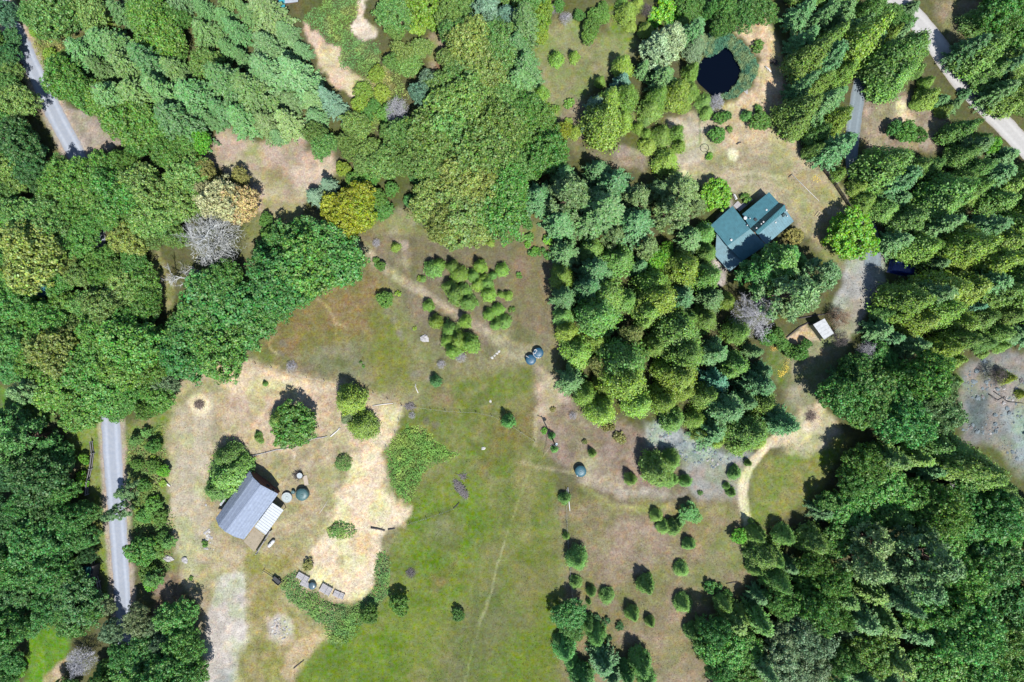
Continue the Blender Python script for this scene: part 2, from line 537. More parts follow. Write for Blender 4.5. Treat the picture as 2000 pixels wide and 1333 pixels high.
    ([(1050, 60), (1110, 30), (1180, 70), (1230, 70), (1240, 100), (1170, 160), (1130, 230), (1100, 280), (1050, 210), (1040, 120)], (142, 158, 92), (154, 152, 100), 14, 1, 4),
    ([(1110, 110), (1180, 110), (1150, 170), (1110, 170)], (160, 142, 108), (144, 144, 92), 16, .8, 3),
    ([(1180, 0), (1220, 10), (1230, 90), (1190, 70)], (150, 146, 96), (128, 150, 70), 12, .9, 3),
    ([(1100, 180), (1150, 200), (1130, 290), (1230, 300), (1310, 300), (1320, 340), (1230, 320), (1120, 300), (1090, 240)], (146, 140, 98), (158, 142, 112), 14, 1, 3),
    ([(1200, 290), (1260, 300), (1260, 340), (1200, 325)], (172, 152, 132), (160, 142, 118), 9, .8, 2),
    ([(1000, 200), (1040, 180), (1070, 205), (1010, 215)], (150, 160, 90), (140, 150, 80), 9, .8, 3),
    # clearings to the north-west
    ([(590, 40), (612, 55), (640, 80), (662, 95), (668, 125), (690, 140), (728, 155), (720, 180), (690, 190), (650, 170), (620, 120), (600, 80)], (216, 188, 160), (206, 174, 146), 4, 1, 2.5),
    ([(695, 0), (715, 0), (712, 30), (735, 60), (735, 75), (700, 78), (682, 50), (700, 30)], (222, 202, 180), (206, 186, 158), 4, 1, 2),
    ([(775, 0), (800, 0), (805, 45), (760, 40)], (212, 190, 160), (180, 180, 110), 5, 1, 2),
    ([(400, 300), (440, 245), (500, 280), (560, 260), (600, 235), (600, 290), (650, 310), (655, 340), (610, 370), (560, 440), (500, 420), (480, 360), (430, 330), (330, 350), (340, 335)], (198, 172, 150), (184, 158, 138), 10, 1, 3),
    ([(505, 320), (560, 330), (570, 360), (520, 365)], (150, 154, 92), (172, 140, 100), 12, .8, 2),
    ([(510, 390), (585, 390), (590, 430), (560, 445), (510, 430)], (156, 156, 92), (170, 158, 110), 10, .9, 2),
    ([(480, 290), (500, 285), (505, 310), (475, 315)], (140, 158, 84), (160, 160, 100), 6, .7, 2),
    ([(560, 330), (650, 300), (660, 340), (600, 380)], (206, 186, 160), (196, 172, 150), 12, .8, 2),
    ([(700, 160), (760, 130), (770, 200), (750, 240), (710, 250)], (150, 170, 76), (176, 170, 110), 9, .9, 2),
    ([(840, 60), (875, 65), (880, 130), (850, 150), (835, 110)], (170, 148, 118), (146, 152, 92), 9, 1, 2),
    ([(760, 420), (800, 400), (810, 450), (760, 460)], (170, 160, 120), (150, 150, 96), 10, .9, 3),
    # corner plots
    ([(1690, 180), (1740, 170), (1800, 190), (1850, 230), (1860, 300), (1790, 300), (1700, 300), (1680, 250)], (178, 156, 136), (160, 142, 114), 10, 1, 2),
    ([(1820, 0), (1900, 0), (1940, 50), (1960, 100), (1890, 95), (1840, 50)], (168, 144, 116), (146, 142, 96), 9, 1, 3),
    ([(1850, 70), (1880, 60), (1950, 80), (1960, 105), (1870, 95)], (150, 146, 100), (128, 146, 84), 9, .8, 2),
    ([(1900, 320), (1950, 330), (1960, 360), (1900, 365)], (188, 182, 172), (160, 150, 130), 9, .8, 2),
    ([(1880, 720), (1930, 690), (2060, 690), (2060, 950), (1990, 930), (1940, 870), (1880, 860), (1870, 800)], (140, 146, 144), (158, 146, 138), 10, 1, 2),
    ([(1950, 790), (2060, 830), (2060, 900), (1990, 900)], (158, 180, 186), (146, 166, 170), 12, .8, 1.5),
    ([(1930, 760), (1990, 740), (2020, 800), (1960, 800)], (178, 170, 164), (162, 150, 140), 9, .8, 1.5),
    ([(1890, 780), (1930, 770), (1925, 850), (1890, 850)], (112, 132, 136), (92, 108, 110), 10, .9, 1.2),
    ([(45, 55), (130, 45), (100, 130), (85, 145), (60, 90)], (160, 160, 96), (150, 140, 90), 9, 1, 2),
    ([(140, 45), (215, 25), (225, 45), (180, 60), (140, 62)], (182, 166, 120), (150, 165, 90), 8, 1, 2),
    ([(115, 205), (150, 215), (200, 235), (240, 280), (200, 300), (150, 300)], (180, 166, 152), (170, 152, 136), 5, 1, 2),
    ([(310, 490), (340, 560), (335, 610), (300, 600), (290, 520)], (176, 156, 112), (140, 146, 80), 8, 1, 2),
    ([(0, 755), (60, 770), (110, 820), (60, 830), (0, 800)], (112, 150, 72), (96, 136, 64), 8, 1, 2),
    ([(135, 840), (195, 830), (200, 950), (215, 1100), (220, 1180), (205, 1190), (190, 1080), (175, 950), (140, 900)], (140, 152, 82), (126, 144, 70), 6, 1, 2),
    ([(196, 880), (206, 880), (225, 1140), (213, 1140)], (176, 156, 96), (140, 150, 80), 5, .9, 2),
    ([(118, 915), (150, 910), (140, 950), (120, 950)], (176, 150, 120), (160, 140, 100), 6, .9, 2),
    ([(240, 830), (330, 800), (320, 900), (330, 1000), (345, 1120), (300, 1150), (262, 1000), (248, 900)], (132, 150, 76), (150, 142, 92), 8, 1, 2),
    ([(55, 1240), (90, 1225), (135, 1245), (125, 1290), (90, 1360), (50, 1360)], (120, 158, 52), (104, 148, 46), 8, 1, 2),
    ([(85, 1320), (125, 1285), (118, 1360), (80, 1360)], (206, 176, 140), (180, 150, 110), 5, .9, 2),
    ([(295, 1130), (345, 1120), (375, 1190), (300, 1230)], (170, 140, 116), (130, 108, 84), 9, .9, 2),
    ([(1390, 540), (1412, 560), (1425, 555), (1420, 520), (1395, 505)], (190, 178, 170), (172, 160, 150), 3, 1, 1.5),
    ([(1395, 425), (1430, 395), (1440, 410), (1400, 440)], (178, 168, 158), (168, 158, 142), 4, .9, 1.5),
]
# narrow worn tracks and darker lines: (points, half width px, colour, opacity, feather)
LINES = [
    ([(10, 20), (44, 90), (78, 160), (114, 235), (150, 305), (180, 400)], 25, (190, 172, 154), .91, 5),
    ([(216, 815), (220, 900), (228, 1000), (234, 1090), (240, 1190)], 26, (184, 166, 150), .91, 4),
    ([(640, 445), (690, 470), (735, 510), (780, 545), (830, 575), (870, 600), (930, 635), (975, 665)], 8, (192, 172, 142), .75, 7),
    ([(640, 445), (700, 480), (740, 512)], 3, (206, 188, 146), .8, 3),
    ([(975, 660), (1000, 690), (1040, 690)], 14, (186, 176, 138), .6, 14),
    ([(620, 583), (645, 605), (655, 630), (675, 640)], 2, (200, 176, 120), .7, 2),
    ([(525, 665), (530, 680), (545, 695)], 2, (200, 180, 120), .6, 2),
    ([(655, 630), (658, 655)], 1.5, (196, 172, 120), .5, 2),
    ([(1052, 800), (1045, 860), (1030, 930), (1005, 1000), (985, 1060), (965, 1130), (945, 1190), (925, 1270), (905, 1340)], 1.0, (166, 174, 108), .38, 2.4),
    ([(985, 1060), (968, 1120), (955, 1170), (942, 1210)], 1.0, (190, 192, 142), .35, 2.2),
    ([(1018, 905), (1080, 920), (1125, 925)], 3, (184, 166, 132), .5, 4),
    ([(1048, 800), (1046, 870)], 3, (186, 170, 130), .6, 4),
    ([(1385, 262), (1420, 270), (1470, 262), (1520, 275)], 5, (200, 178, 142), .5, 6),
    ([(1400, 320), (1450, 312), (1500, 318), (1540, 340)], 7, (166, 140, 112), .5, 8),
    ([(1430, 345), (1480, 335), (1530, 350)], 4, (206, 190, 150), .5, 5),
    ([(1235, 225), (1265, 270), (1280, 300), (1250, 300), (1210, 285)], 3, (190, 176, 142), .6, 4),
    ([(1512, 858), (1490, 880), (1468, 905), (1455, 930), (1448, 960), (1452, 990), (1462, 1022)], 9.5, (214, 200, 160), .97, 3),
    ([(1600, 800), (1570, 850), (1512, 862)], 11, (210, 192, 156), .92, 6),
    ([(905, 960), (912, 1000), (915, 1050), (900, 1110), (860, 1160)], 6, (110, 134, 44), .6, 7),
    ([(915, 1050), (890, 1130), (840, 1200), (790, 1250)], 7, (126, 152, 52), .5, 8),
    ([(1080, 960), (1095, 1080), (1100, 1180)], 5, (146, 150, 92), .5, 6),
    ([(1140, 955), (1200, 990), (1280, 998), (1330, 985)], 4, (172, 166, 106), .6, 5),
    ([(500, 712), (600, 742), (700, 758), (785, 792)], 3, (176, 146, 106), .7, 3),
    ([(790, 820), (850, 810), (960, 808)], 4, (120, 122, 66), .4, 5),
    ([(800, 1020), (850, 1008), (905, 985)], 3, (92, 108, 44), .7, 4),
    ([(1106, 1000), (1108, 1050), (1118, 1180)], 1.6, (104, 98, 84), .7, 2),  # darker line along the field fence
    ([(1365, 225), (1366, 280)], 1.2, (120, 140, 84), .6, 2),
    ([(553, 735), (560, 765), (572, 800), (572, 870), (574, 900)], 1.8, (224, 200, 172), .55, 2),
    ([(706, 762), (712, 800)], 1.8, (180, 150, 130), .6, 2),
    ([(775, 470), (790, 490), (795, 520)], 5, (190, 164, 146), .6, 6),
]
SPOTS = [  # round patches: centre, radius px, colour, opacity
    (390, 790, 23, (222, 200, 156), .95), (390, 790, 8, (120, 104, 92), .7), (1762, 205, 11, (220, 200, 164), 1), (1768, 232, 20, (214, 190, 148), .95),
    (1432, 302, 12, (226, 206, 170), 1), (1334, 343, 12, (222, 200, 160), .95), (1583, 810, 14, (176, 156, 136), .7), (548, 1228, 20, (196, 184, 172), .7),
    (803, 1118, 10, (112, 106, 100), .7), (600, 1090, 7, (196, 176, 130), .7), (663, 1095, 10, (190, 166, 128), .7), (706, 1060, 22, (206, 180, 124), .6),
    (1563, 668, 10, (208, 178, 138), .6), (1610, 690, 8, (190, 160, 110), .6), (760, 610, 8, (150, 134, 120), .7), (780, 650, 7, (150, 134, 124), .7),
    (770, 625, 9, (148, 134, 122), .7), (785, 660, 7, (148, 134, 122), .6), (813, 735, 12, (150, 138, 128), .7), (840, 740, 8, (152, 142, 132), .6),
    (553, 672, 7, (140, 132, 126), .6), (548, 690, 6, (140, 132, 126), .6), (833, 822, 9, (124, 112, 100), .6), (852, 828, 8, (124, 112, 106), .6),
    (440, 1330, 14, (158, 162, 158), .8), (1215, 295, 14, (176, 156, 142), .7), (790, 480, 9, (190, 168, 150), .7), (735, 475, 7, (150, 140, 130), .7),
]


def ground_colour(px, py):
    """albedo of the ground at photo pixels"""
    wx = px + 10 * (fbm(px, py, 26, 60) - .5) * 2 + 5 * (vnoise(px, py, 7, 65) - .5)
    wy = py + 10 * (fbm(px, py, 26, 80) - .5) * 2 + 5 * (vnoise(px, py, 7, 85) - .5)
    n0 = fbm(px, py, 60, 90)[..., None]
    C = np.array(Pg(112, 106, 70)) * (1 - n0) + np.array(Pg(104, 112, 62)) * n0
    for k, (poly, a, b, f, op, ps) in enumerate(ZONES):
        pa = np.array(poly, float)
        m = (px > pa[:, 0].min() - 40) & (px < pa[:, 0].max() + 40) & (py > pa[:, 1].min() - 40) & (py < pa[:, 1].max() + 40)
        if not m.any(): continue
        sd = polysd(wx[m], wy[m], poly)
        w = (sstep(-f, f, sd) * op)[:, None]
        n = sstep(.3, .7, fbm(px[m], py[m], ps / S, 200 + 3 * k, 4))[:, None]
        C[m] = C[m] * (1 - w) + (np.array(Pg(*a)) * (1 - n) + np.array(Pg(*b)) * n) * w
    for k, (pts, hw, c, op, f) in enumerate(LINES):
        pa = np.array(pts, float)
        m = (px > pa[:, 0].min() - 40) & (px < pa[:, 0].max() + 40) & (py > pa[:, 1].min() - 40) & (py < pa[:, 1].max() + 40)
        if not m.any(): continue
        d = linesd(px[m] * .6 + wx[m] * .4, py[m] * .6 + wy[m] * .4, pts)
        w = (sstep(hw + f, max(hw - f, 0), d) * op * (1 if op > .9 else .45 + .9 * vnoise(px[m], py[m], 9, 400 + k)))[:, None]
        w = np.clip(w, 0, 1)
        C[m] = C[m] * (1 - w) + np.array(Pg(*c)) * w
    for x, y, r, c, op in SPOTS:
        m = (np.abs(px - x) < r * 1.8) & (np.abs(py - y) < r * 1.8)
        if not m.any(): continue
        d = np.hypot(wx[m] * .5 + px[m] * .5 - x, wy[m] * .5 + py[m] * .5 - y)
        w = (sstep(r * 1.25, r * .7, d) * op)[:, None]
        C[m] = C[m] * (1 - w) + np.array(Pg(*c)) * w
    a = (fbm(px, py, 15, 960, 3) - .5)[:, None]; g_ = sstep(.42, .68, fbm(px, py, 34, 975, 4))[:, None]; q_ = sstep(.5, .72, fbm(px, py, 11, 990, 3))[:, None]
    C = C * (1 + .36 * a) * (1 + g_ * np.array([-.10, .03, -.20])) * (1 + q_ * np.array([.15, .05, -.04]))
    return C


def build_ground():
    fx = np.arange(-132, 132.01, 0.42); fy = np.arange(-92, 92.01, 0.42)
    ext = np.array([6, 16, 40, 90, 200, 450, 1000, 2000.])
    xs = np.concatenate([(-132 - ext)[::-1], fx, 132 + ext]); ys = np.concatenate([(-92 - ext)[::-1], fy, 92 + ext])
    X, Y = np.meshgrid(xs, ys)
    Z = gz(X, Y)
    nx, ny = len(xs), len(ys)
    V = np.stack([X, Y, Z], -1).reshape(-1, 3)
    i = np.arange(nx * ny).reshape(ny, nx)
    Fq = np.stack([i[:-1, :-1], i[:-1, 1:], i[1:, 1:], i[1:, :-1]], -1).reshape(-1, 4)
    me = bpy.data.meshes.new('ground')
    me.vertices.add(len(V)); me.vertices.foreach_set('co', V.astype(np.float32).ravel())
    me.loops.add(Fq.size); me.loops.foreach_set('vertex_index', Fq.astype(np.int32).ravel())
    me.polygons.add(len(Fq))
    me.polygons.foreach_set('loop_start', np.arange(0, Fq.size, 4, dtype=np.int32))
    me.polygons.foreach_set('loop_total', np.full(len(Fq), 4, np.int32))
    me.polygons.foreach_set('use_smooth', np.ones(len(Fq), bool))
    me.update(calc_edges=True)
    px = V[:, 0] / S + 1000; py = 666.5 - V[:, 1] / S
    C = ground_colour(px, py)
    at = me.attributes.new('soil', 'FLOAT_COLOR', 'POINT')
    c4 = np.ones((len(V), 4), np.float32); c4[:, :3] = C
    at.data.foreach_set('color', c4.ravel())
    m, nt, b = new_mat('soil_and_turf')
    N = nt.nodes.new; Lk = nt.links.new
    a = N('ShaderNodeAttribute'); a.attribute_name = 'soil'
    tc = N('ShaderNodeTexCoord')

    def nz(scale, det, lo, hi, o0, o1):
        t = N('ShaderNodeTexNoise'); t.inputs['Scale'].default_value = scale; t.inputs['Detail'].default_value = det
        t.inputs['Roughness'].default_value = 0.65
        Lk(tc.outputs['Object'], t.inputs['Vector'])
        r = N('ShaderNodeMapRange'); r.inputs[1].default_value = lo; r.inputs[2].default_value = hi
        r.inputs[3].default_value = o0; r.inputs[4].default_value = o1
        Lk(t.outputs[0], r.inputs[0])
        return t, r
    t1, r1 = nz(2.6, 7, .3, .7, .7, 1.3)
    t2, r2 = nz(0.55, 4, .3, .7, .84, 1.16)
    t3, r3 = nz(1.3, 5, .35, .65, .475, .525)
    mu = N('ShaderNodeMath'); mu.operation = 'MULTIPLY'; Lk(r1.outputs[0], mu.inputs[0]); Lk(r2.outputs[0], mu.inputs[1])
    hs = N('ShaderNodeHueSaturation'); Lk(a.outputs['Color'], hs.inputs['Color'])
    Lk(mu.outputs[0], hs.inputs['Value']); Lk(r3.outputs[0], hs.inputs['Hue'])
    t4, r4 = nz(0.9, 4, .3, .7, .72, 1.25)
    Lk(r4.outputs[0], hs.inputs['Saturation'])
    Lk(hs.outputs[0], b.inputs['Base Color'])
    b.inputs['Roughness'].default_value = 0.95
    b.inputs['Specular IOR Level'].default_value = 0.1
    bp = N('ShaderNodeBump'); bp.inputs['Strength'].default_value = 0.5; bp.inputs['Distance'].default_value = 0.14
    Lk(t1.outputs[0], bp.inputs['Height']); Lk(bp.outputs[0], b.inputs['Normal'])
    me.materials.append(m)
    o = link('ground', me)
    tag(o, 'open ground of dry turf, straw, bare soil and pale rock', kind='structure')
    return o


build_ground()


def spline(pts, n=12):
    P_ = [np.array(p, float) for p in pts]
    P_ = [2 * P_[0] - P_[1]] + P_ + [2 * P_[-1] - P_[-2]]
    out = []
    for i in range(1, len(P_) - 2):
        for k in range(n):
            t = k / n
            p0, p1, p2, p3 = P_[i - 1:i + 3]
            out.append(.5 * (2 * p1 + (p2 - p0) * t + (2 * p0 - 5 * p1 + 4 * p2 - p3) * t * t + (3 * p1 - p0 - 3 * p2 + p3) * t ** 3))
    out.append(P_[-2])
    return np.array(out)


def road(name, pts, label, m, lift=0.06, rag=0.42):
    """pts: (px, py, half width px); a cambered ribbon that follows the ground"""
    sp = spline(pts, 14)
    na = 12
    X = (sp[:, 0] - 1000) * S; Y = (666.5 - sp[:, 1]) * S; Wd = sp[:, 2] * S
    T = np.stack([np.gradient(X), np.gradient(Y)], -1); T /= np.linalg.norm(T, axis=1)[:, None]
    V = []; A = []
    for k in range(na + 1):
        u = -1 + 2 * k / na
        wob = (vnoise(X, Y, 2.2, 520 + (0 if u < 0 else 5)) - .5) * rag * 2
        d = u * (Wd + (wob if abs(u) > .99 else 0))
        x = X - T[:, 1] * d; y = Y + T[:, 0] * d
        z = gz(x, y) + lift * (1 - .1 * u * u) - (0.14 if abs(u) > .99 else 0)
        V.append(np.stack([x, y, z], -1)); A.append(np.full(len(X), u))
    V = np.stack(V, 1); A = np.stack(A, 1)
    n = len(X); idx = np.arange(n * (na + 1)).reshape(n, na + 1)
    F = np.stack([idx[:-1, :-1], idx[:-1, 1:], idx[1:, 1:], idx[1:, :-1]], -1).reshape(-1, 4)
    me = bpy.data.meshes.new(name)
    me.from_pydata(V.reshape(-1, 3).tolist(), [], F.tolist())
    at = me.attributes.new('across', 'FLOAT', 'POINT'); at.data.foreach_set('value', A.astype(np.float32).ravel())
    me.materials.append(m)
    me.polygons.foreach_set('use_smooth', [True] * len(me.polygons))
    me.update()
    o = link(name, me)
    return tag(o, label, kind='structure')


def road_mat(name, ca, cb, edge, tracks=0.0, scale=1.2):
    m, nt, b = new_mat(name)
    N = nt.nodes.new; Lk = nt.links.new
    tc = N('ShaderNodeTexCoord')
    t = N('ShaderNodeTexNoise'); t.inputs['Scale'].default_value = scale; t.inputs['Detail'].default_value = 7; t.inputs['Roughness'].default_value = .7
    Lk(tc.outputs['Object'], t.inputs['Vector'])
    r = N('ShaderNodeMapRange'); r.inputs[1].default_value = .3; r.inputs[2].default_value = .7; Lk(t.outputs[0], r.inputs[0])
    mx = N('ShaderNodeMix'); mx.data_type = 'RGBA'; Lk(r.outputs[0], mx.inputs[0])
    mx.inputs[6].default_value = (*ca, 1); mx.inputs[7].default_value = (*cb, 1)
    a = N('ShaderNodeAttribute'); a.attribute_name = 'across'
    ab = N('ShaderNodeMath'); ab.operation = 'ABSOLUTE'; Lk(a.outputs['Fac'], ab.inputs[0])
    ad = N('ShaderNodeMath'); ad.operation = 'MULTIPLY_ADD'; ad.inputs[1].default_value = .5; Lk(t.outputs[0], ad.inputs[0]); Lk(ab.outputs[0], ad.inputs[2])
    er = N('ShaderNodeMapRange'); er.inputs[1].default_value = 1.0; er.inputs[2].default_value = 1.2; Lk(ad.outputs[0], er.inputs[0])
    m2 = N('ShaderNodeMix'); m2.data_type = 'RGBA'; Lk(er.outputs[0], m2.inputs[0]); Lk(mx.outputs[2], m2.inputs[6])
    m2.inputs[7].default_value = (*edge, 1)
    out = m2.outputs[2]
    if tracks:
        d = N('ShaderNodeMath'); d.operation = 'SUBTRACT'; d.inputs[1].default_value = .45; Lk(ab.outputs[0], d.inputs[0])
        d2 = N('ShaderNodeMath'); d2.operation = 'ABSOLUTE'; Lk(d.outputs[0], d2.inputs[0])
        tr = N('ShaderNodeMapRange'); tr.inputs[1].default_value = .05; tr.inputs[2].default_value = .22
        tr.inputs[3].default_value = 1 + tracks; tr.inputs[4].default_value = 1 - tracks * .4; Lk(d2.outputs[0], tr.inputs[0])
        hs = N('ShaderNodeHueSaturation'); Lk(out, hs.inputs['Color']); Lk(tr.outputs[0], hs.inputs['Value'])
        out = hs.outputs[0]
    Lk(out, b.inputs['Base Color'])
    b.inputs['Roughness'].default_value = .9; b.inputs['Specular IOR Level'].default_value = .25
    bp = N('ShaderNodeBump'); bp.inputs['Strength'].default_value = .3; bp.inputs['Distance'].default_value = .04
    Lk(t.outputs[0], bp.inputs['Height']); Lk(bp.outputs[0], b.inputs['Normal'])
    return m


ASPHALT = road_mat('old_asphalt', P(186, 197, 216), P(208, 214, 226), P(190, 174, 162), .15)
road('paved_road', [(-30, -60, 19), (10, 20, 19), (44, 90, 19), (78, 160, 19), (114, 235, 20), (150, 305, 20), (180, 400, 18), (190, 480, 18), (198, 600, 19), (206, 720, 20),
                    (216, 820, 21), (220, 900, 21), (228, 1000, 20), (234, 1090, 19), (240, 1180, 18), (244, 1250, 18), (246, 1370, 18)],
     'grey paved road running down the western side through the trees', ASPHALT)
GRAVEL = road_mat('pale_gravel', P(218, 216, 214), P(236, 234, 232), P(184, 172, 158), .08, 1.6)
road('gravel_road', [(1690, -50, 24), (1745, -5, 24), (1790, 38, 23), (1828, 85, 23), (1862, 135, 23), (1905, 188, 22), (1950, 232, 21), (2000, 285, 21), (2060, 350, 21)],
     'pale gravel road crossing the north-eastern corner', GRAVEL)
BLUEGRAVEL = road_mat('blue_grey_gravel', P(146, 162, 172), P(164, 178, 186), P(160, 156, 146), .14, 1.8)
road('gravel_drive', [(1690, 110, 13), (1680, 165, 15), (1671, 220, 16), (1665, 270, 15), (1664, 320, 14), (1675, 370, 14), (1695, 430, 15), (1705, 480, 17), (1704, 520, 20)],
     'blue-grey gravel drive leading south to the house yard', BLUEGRAVEL, lift=0.05)

# pond
m, nt, b = new_mat('pond_water')
b.inputs['Base Color'].default_value = (0.0002, 0.0008, 0.003, 1)
b.inputs['Specular IOR Level'].default_value = 0.3
b.inputs['Roughness'].default_value = 0.06
b.inputs['IOR'].default_value = 1.33
t = nt.nodes.new('ShaderNodeTexNoise'); t.inputs['Scale'].default_value = 3; bp = nt.nodes.new('ShaderNodeBump')
tcn = nt.nodes.new('ShaderNodeTexCoord'); nt.links.new(tcn.outputs['Object'], t.inputs['Vector'])
bp.inputs['Strength'].default_value = .06; bp.inputs['Distance'].default_value = .02
nt.links.new(t.outputs[0], bp.inputs['Height']); nt.links.new(bp.outputs[0], b.inputs['Normal'])
pc = G(1408, 140)
ring = []
for x, y in POND:
    gx, gy = G(x, y); ring.append((pc[0] + (gx - pc[0]) * 1.12, pc[1] + (gy - pc[1]) * 1.12, -0.42))
o = solo('pond_water', ring + [(pc[0], pc[1], -0.42)], [(len(ring), i, (i + 1) % len(ring)) if False else (len(ring), (i + 1) % len(ring), i) for i in range(len(ring))], m, (pc[0], pc[1], -0.42))
tag(o, 'still dark navy water of the round pond', kind='structure')

# ------------------------------------------------------------------ buildings
ROOF_TEAL = mat('teal_metal_roof', P(88, 152, 166), rough=.5, spec=.4, noise=.16, scale=1.1)
ROOF_PALE = mat('pale_teal_metal', P(108, 162, 178), rough=.5, spec=.4, noise=.16, scale=1.1)  # paler teal on the porch and lean-to roofs
ROOF_DARK = mat('dark_and_shaded_metal', P(44, 86, 92), rough=.5, spec=.5, noise=.10, scale=.6)  # teal with the clerestory slope's shade put into the colour; also the dark chimney
WALLWOOD = mat('brown_siding', (.16, .11, .075), noise=.25, scale=4, stretch=(1, 1, 8))
BARNRED = mat('rust_red_siding', (.14, .06, .045), noise=.3, scale=4, stretch=(6, 6, 1))
GLASS = mat('window_glass', (.02, .03, .04), rough=.08, spec=.7, noise=.05)
WHITE = mat('white_paint', (.42, .42, .42), rough=.5, noise=.06, scale=2)
WHITEMETAL = mat('white_metal_roof', P(200, 210, 220), rough=.5, spec=.4, noise=.10, scale=1.2)
STEEL = mat('galvanised_steel', (.33, .36, .37), rough=.45, metal=.25, noise=.2, scale=3)
BLACK = mat('black_paint', (.02, .022, .026), rough=.5, noise=.3, scale=3)
CONCRETE = mat('concrete', (.36, .34, .32), noise=.15, scale=2)


def zq(ox, oy, k):
    def f(zx, zy, h):
        return W(ox + zx / k, oy + zy / k, h, on=False)
    return f


HP = zq(1360, 350, 6.664)
base = W(1452, 470, 0); base.z = 0
house = thing('house', base, 'long house with teal green standing-seam metal roofs under tall pines', 'house')


def roof(name, pts, m, par, rib=.0, th=.14, fp=HP):
    c = [fp(*p) for p in pts]
    ps = [slab(c, th)]
    if rib: ps.append(ribs(c[0], c[1], c[2], c[3], rib, .06, .04))
    return part(name, *merge(ps), m, par)


# each plane: the ribs run from edge 0-1 to edge 3-2
rA = roof('roof', [(470, 350, 3.0), (185, 605, 3.0), (405, 870, 4.3), (700, 650, 4.3)], ROOF_TEAL, house, .42)
rA2 = roof('roof', [(405, 870, 4.32), (700, 650, 4.32), (905, 862, 3.2), (598, 1068, 3.2)], ROOF_TEAL, house, .42)
rB = roof('roof', [(598, 458, 3.2), (945, 172, 3.2), (1072, 310, 4.2), (704, 640, 4.4)], ROOF_TEAL, house, .42)
rC = roof('roof', [(704, 634, 4.25), (1074, 308, 4.25), (1150, 338, 5.7), (772, 690, 5.7)], ROOF_DARK, house, .42)
rD = roof('roof', [(772, 690, 5.72), (1150, 338, 5.72), (1166, 406, 4.5), (800, 722, 4.5)], ROOF_TEAL, house, .42)
rE = roof('roof', [(800, 716, 3.6), (1168, 408, 3.6), (1268, 552, 2.75), (902, 862, 2.75)], ROOF_PALE, house, .55)
tag(rE, 'paler blue-green lean-to roof'); tag(rC, 'steep clerestory slope with shade put in its colour')
rP = roof('porch_roof', [(266, 712, 2.95), (600, 1072, 2.95), (430, 1204, 2.4), (246, 1000, 2.4)], ROOF_PALE, house, .38)
tag(rP, 'paler ribbed porch roof')
roof('porch_roof', [(150, 574, 2.6), (205, 630, 2.7), (190, 660, 2.5), (92, 630, 2.4)], ROOF_PALE, house, 0)
for nm_, pts, z1 in (('wall', [(462, 375), (215, 600), (400, 845), (640, 660)], 2.9), ('wall', [(640, 480), (930, 215), (1040, 330), (700, 640)], 3.1),
                     ('wall', [(420, 865), (690, 665), (870, 850), (605, 1035)], 3.05), ('wall', [(720, 640), (1070, 335), (1130, 405), (800, 700)], 4.2), ('wall', [(820, 735), (1150, 440), (1225, 548), (890, 830)], 2.7)):
    fp = [HP(x, y, 1.5) for x, y in pts]
    part(nm_, *prism([(p.x, p.y) for p in fp], -.3, z1), WALLWOOD, house)
for a, b_ in (((470, 640), (520, 700)), ((300, 690), (340, 735))):
    pass
for zx, zy, h, s_, kind in ((635, 510, 4.2, .42, 'vent'), (910, 405, 3.9, .24, 'vent'), (660, 605, 4.3, .16, 'vent'), (695, 515, 4.1, .14, 'vent'), (452, 795, 4.2, .28, 'vent'),
                            (870, 560, 5.3, .2, 'vent'), (842, 586, 5.3, .16, 'vent'), (780, 640, 5.3, .18, 'vent'), (1030, 568, 3.4, .2, 'vent'), (1180, 486, 3.4, .16, 'vent'), (1172, 412, 4.3, .2, 'vent')):
    c = HP(zx, zy, h); part('vent_pipe', *lathe((c.x, c.y, c.z - .35), [(s_ * .6, 0), (s_ * .6, .5), (s_ * 1.0, .5), (s_ * .9, .62), (.01, .68)], 10), WHITE, house)
c = HP(770, 530, 4.2); block('skylight', (c.x, c.y, c.z), (.6, .6, .3), .7, BLACK, house)
c = HP(1135, 470, 3.6); block('chimney', (c.x, c.y, c.z), (.8, .55, 1.1), .7, ROOF_DARK, house)
# porch posts
for zx, zy in ((262, 990), (345, 1092), (425, 1188)):
    c = HP(zx, zy, 1.2); block('post', (c.x + .15, c.y + .15, 1.15), (.14, .14, 2.4), .8, TANWOOD, house)
# entrance deck: planks one by one
dk = thing('wooden_deck', W(1443, 402), 'grey plank deck beside a round shrub by the house wall', 'deck')
p0 = W(1432, 402, .3); p1 = W(1441, 393, .3); p2 = W(1449, 401, .3)
u = (p2 - p1); nlen = u.length; ud = u.normalized(); vdir = (p0 - p1).normalized()
for i in range(9):
    q = p1 + ud * (nlen * (i + .5) / 9) + vdir * (p0 - p1).length * .5
    block('plank', (q.x, q.y, .34), ((p0 - p1).length, nlen / 9 * .88, .06), math.atan2(vdir.y, vdir.x), GREYWOOD, dk)
for a, b_ in ((p0, p1), (p1, p2)):
    beam('joist', (a.x, a.y, .2), (b_.x, b_.y, .2), .1, .2, TANWOOD, dk)
wk = thing('boardwalk', W(1455, 400), 'narrow plank walk along the shaded house wall', 'boardwalk')
a = W(1441, 411, .2); b_ = W(1468, 388, .2); ud = (b_ - a).normalized()
for i in range(14):
    q = a.lerp(b_, (i + .5) / 14)
    block('plank', (q.x, q.y, q.z), ((b_ - a).length / 14 * .86, 1.0, .06), math.atan2(ud.y, ud.x), GREYWOOD, wk)
bl = [W(1441, 411, 0), W(1468, 388, 0)]
beam('bearer', bl[0] + Vector((0, 0, .06)), bl[1] + Vector((0, 0, .06)), .7, .12, TANWOOD, wk)
ch = thing('garden_seat', W(1434.5, 386), 'pale garden seat standing north of the plank deck', 'seat')
c = W(1434.5, 386)
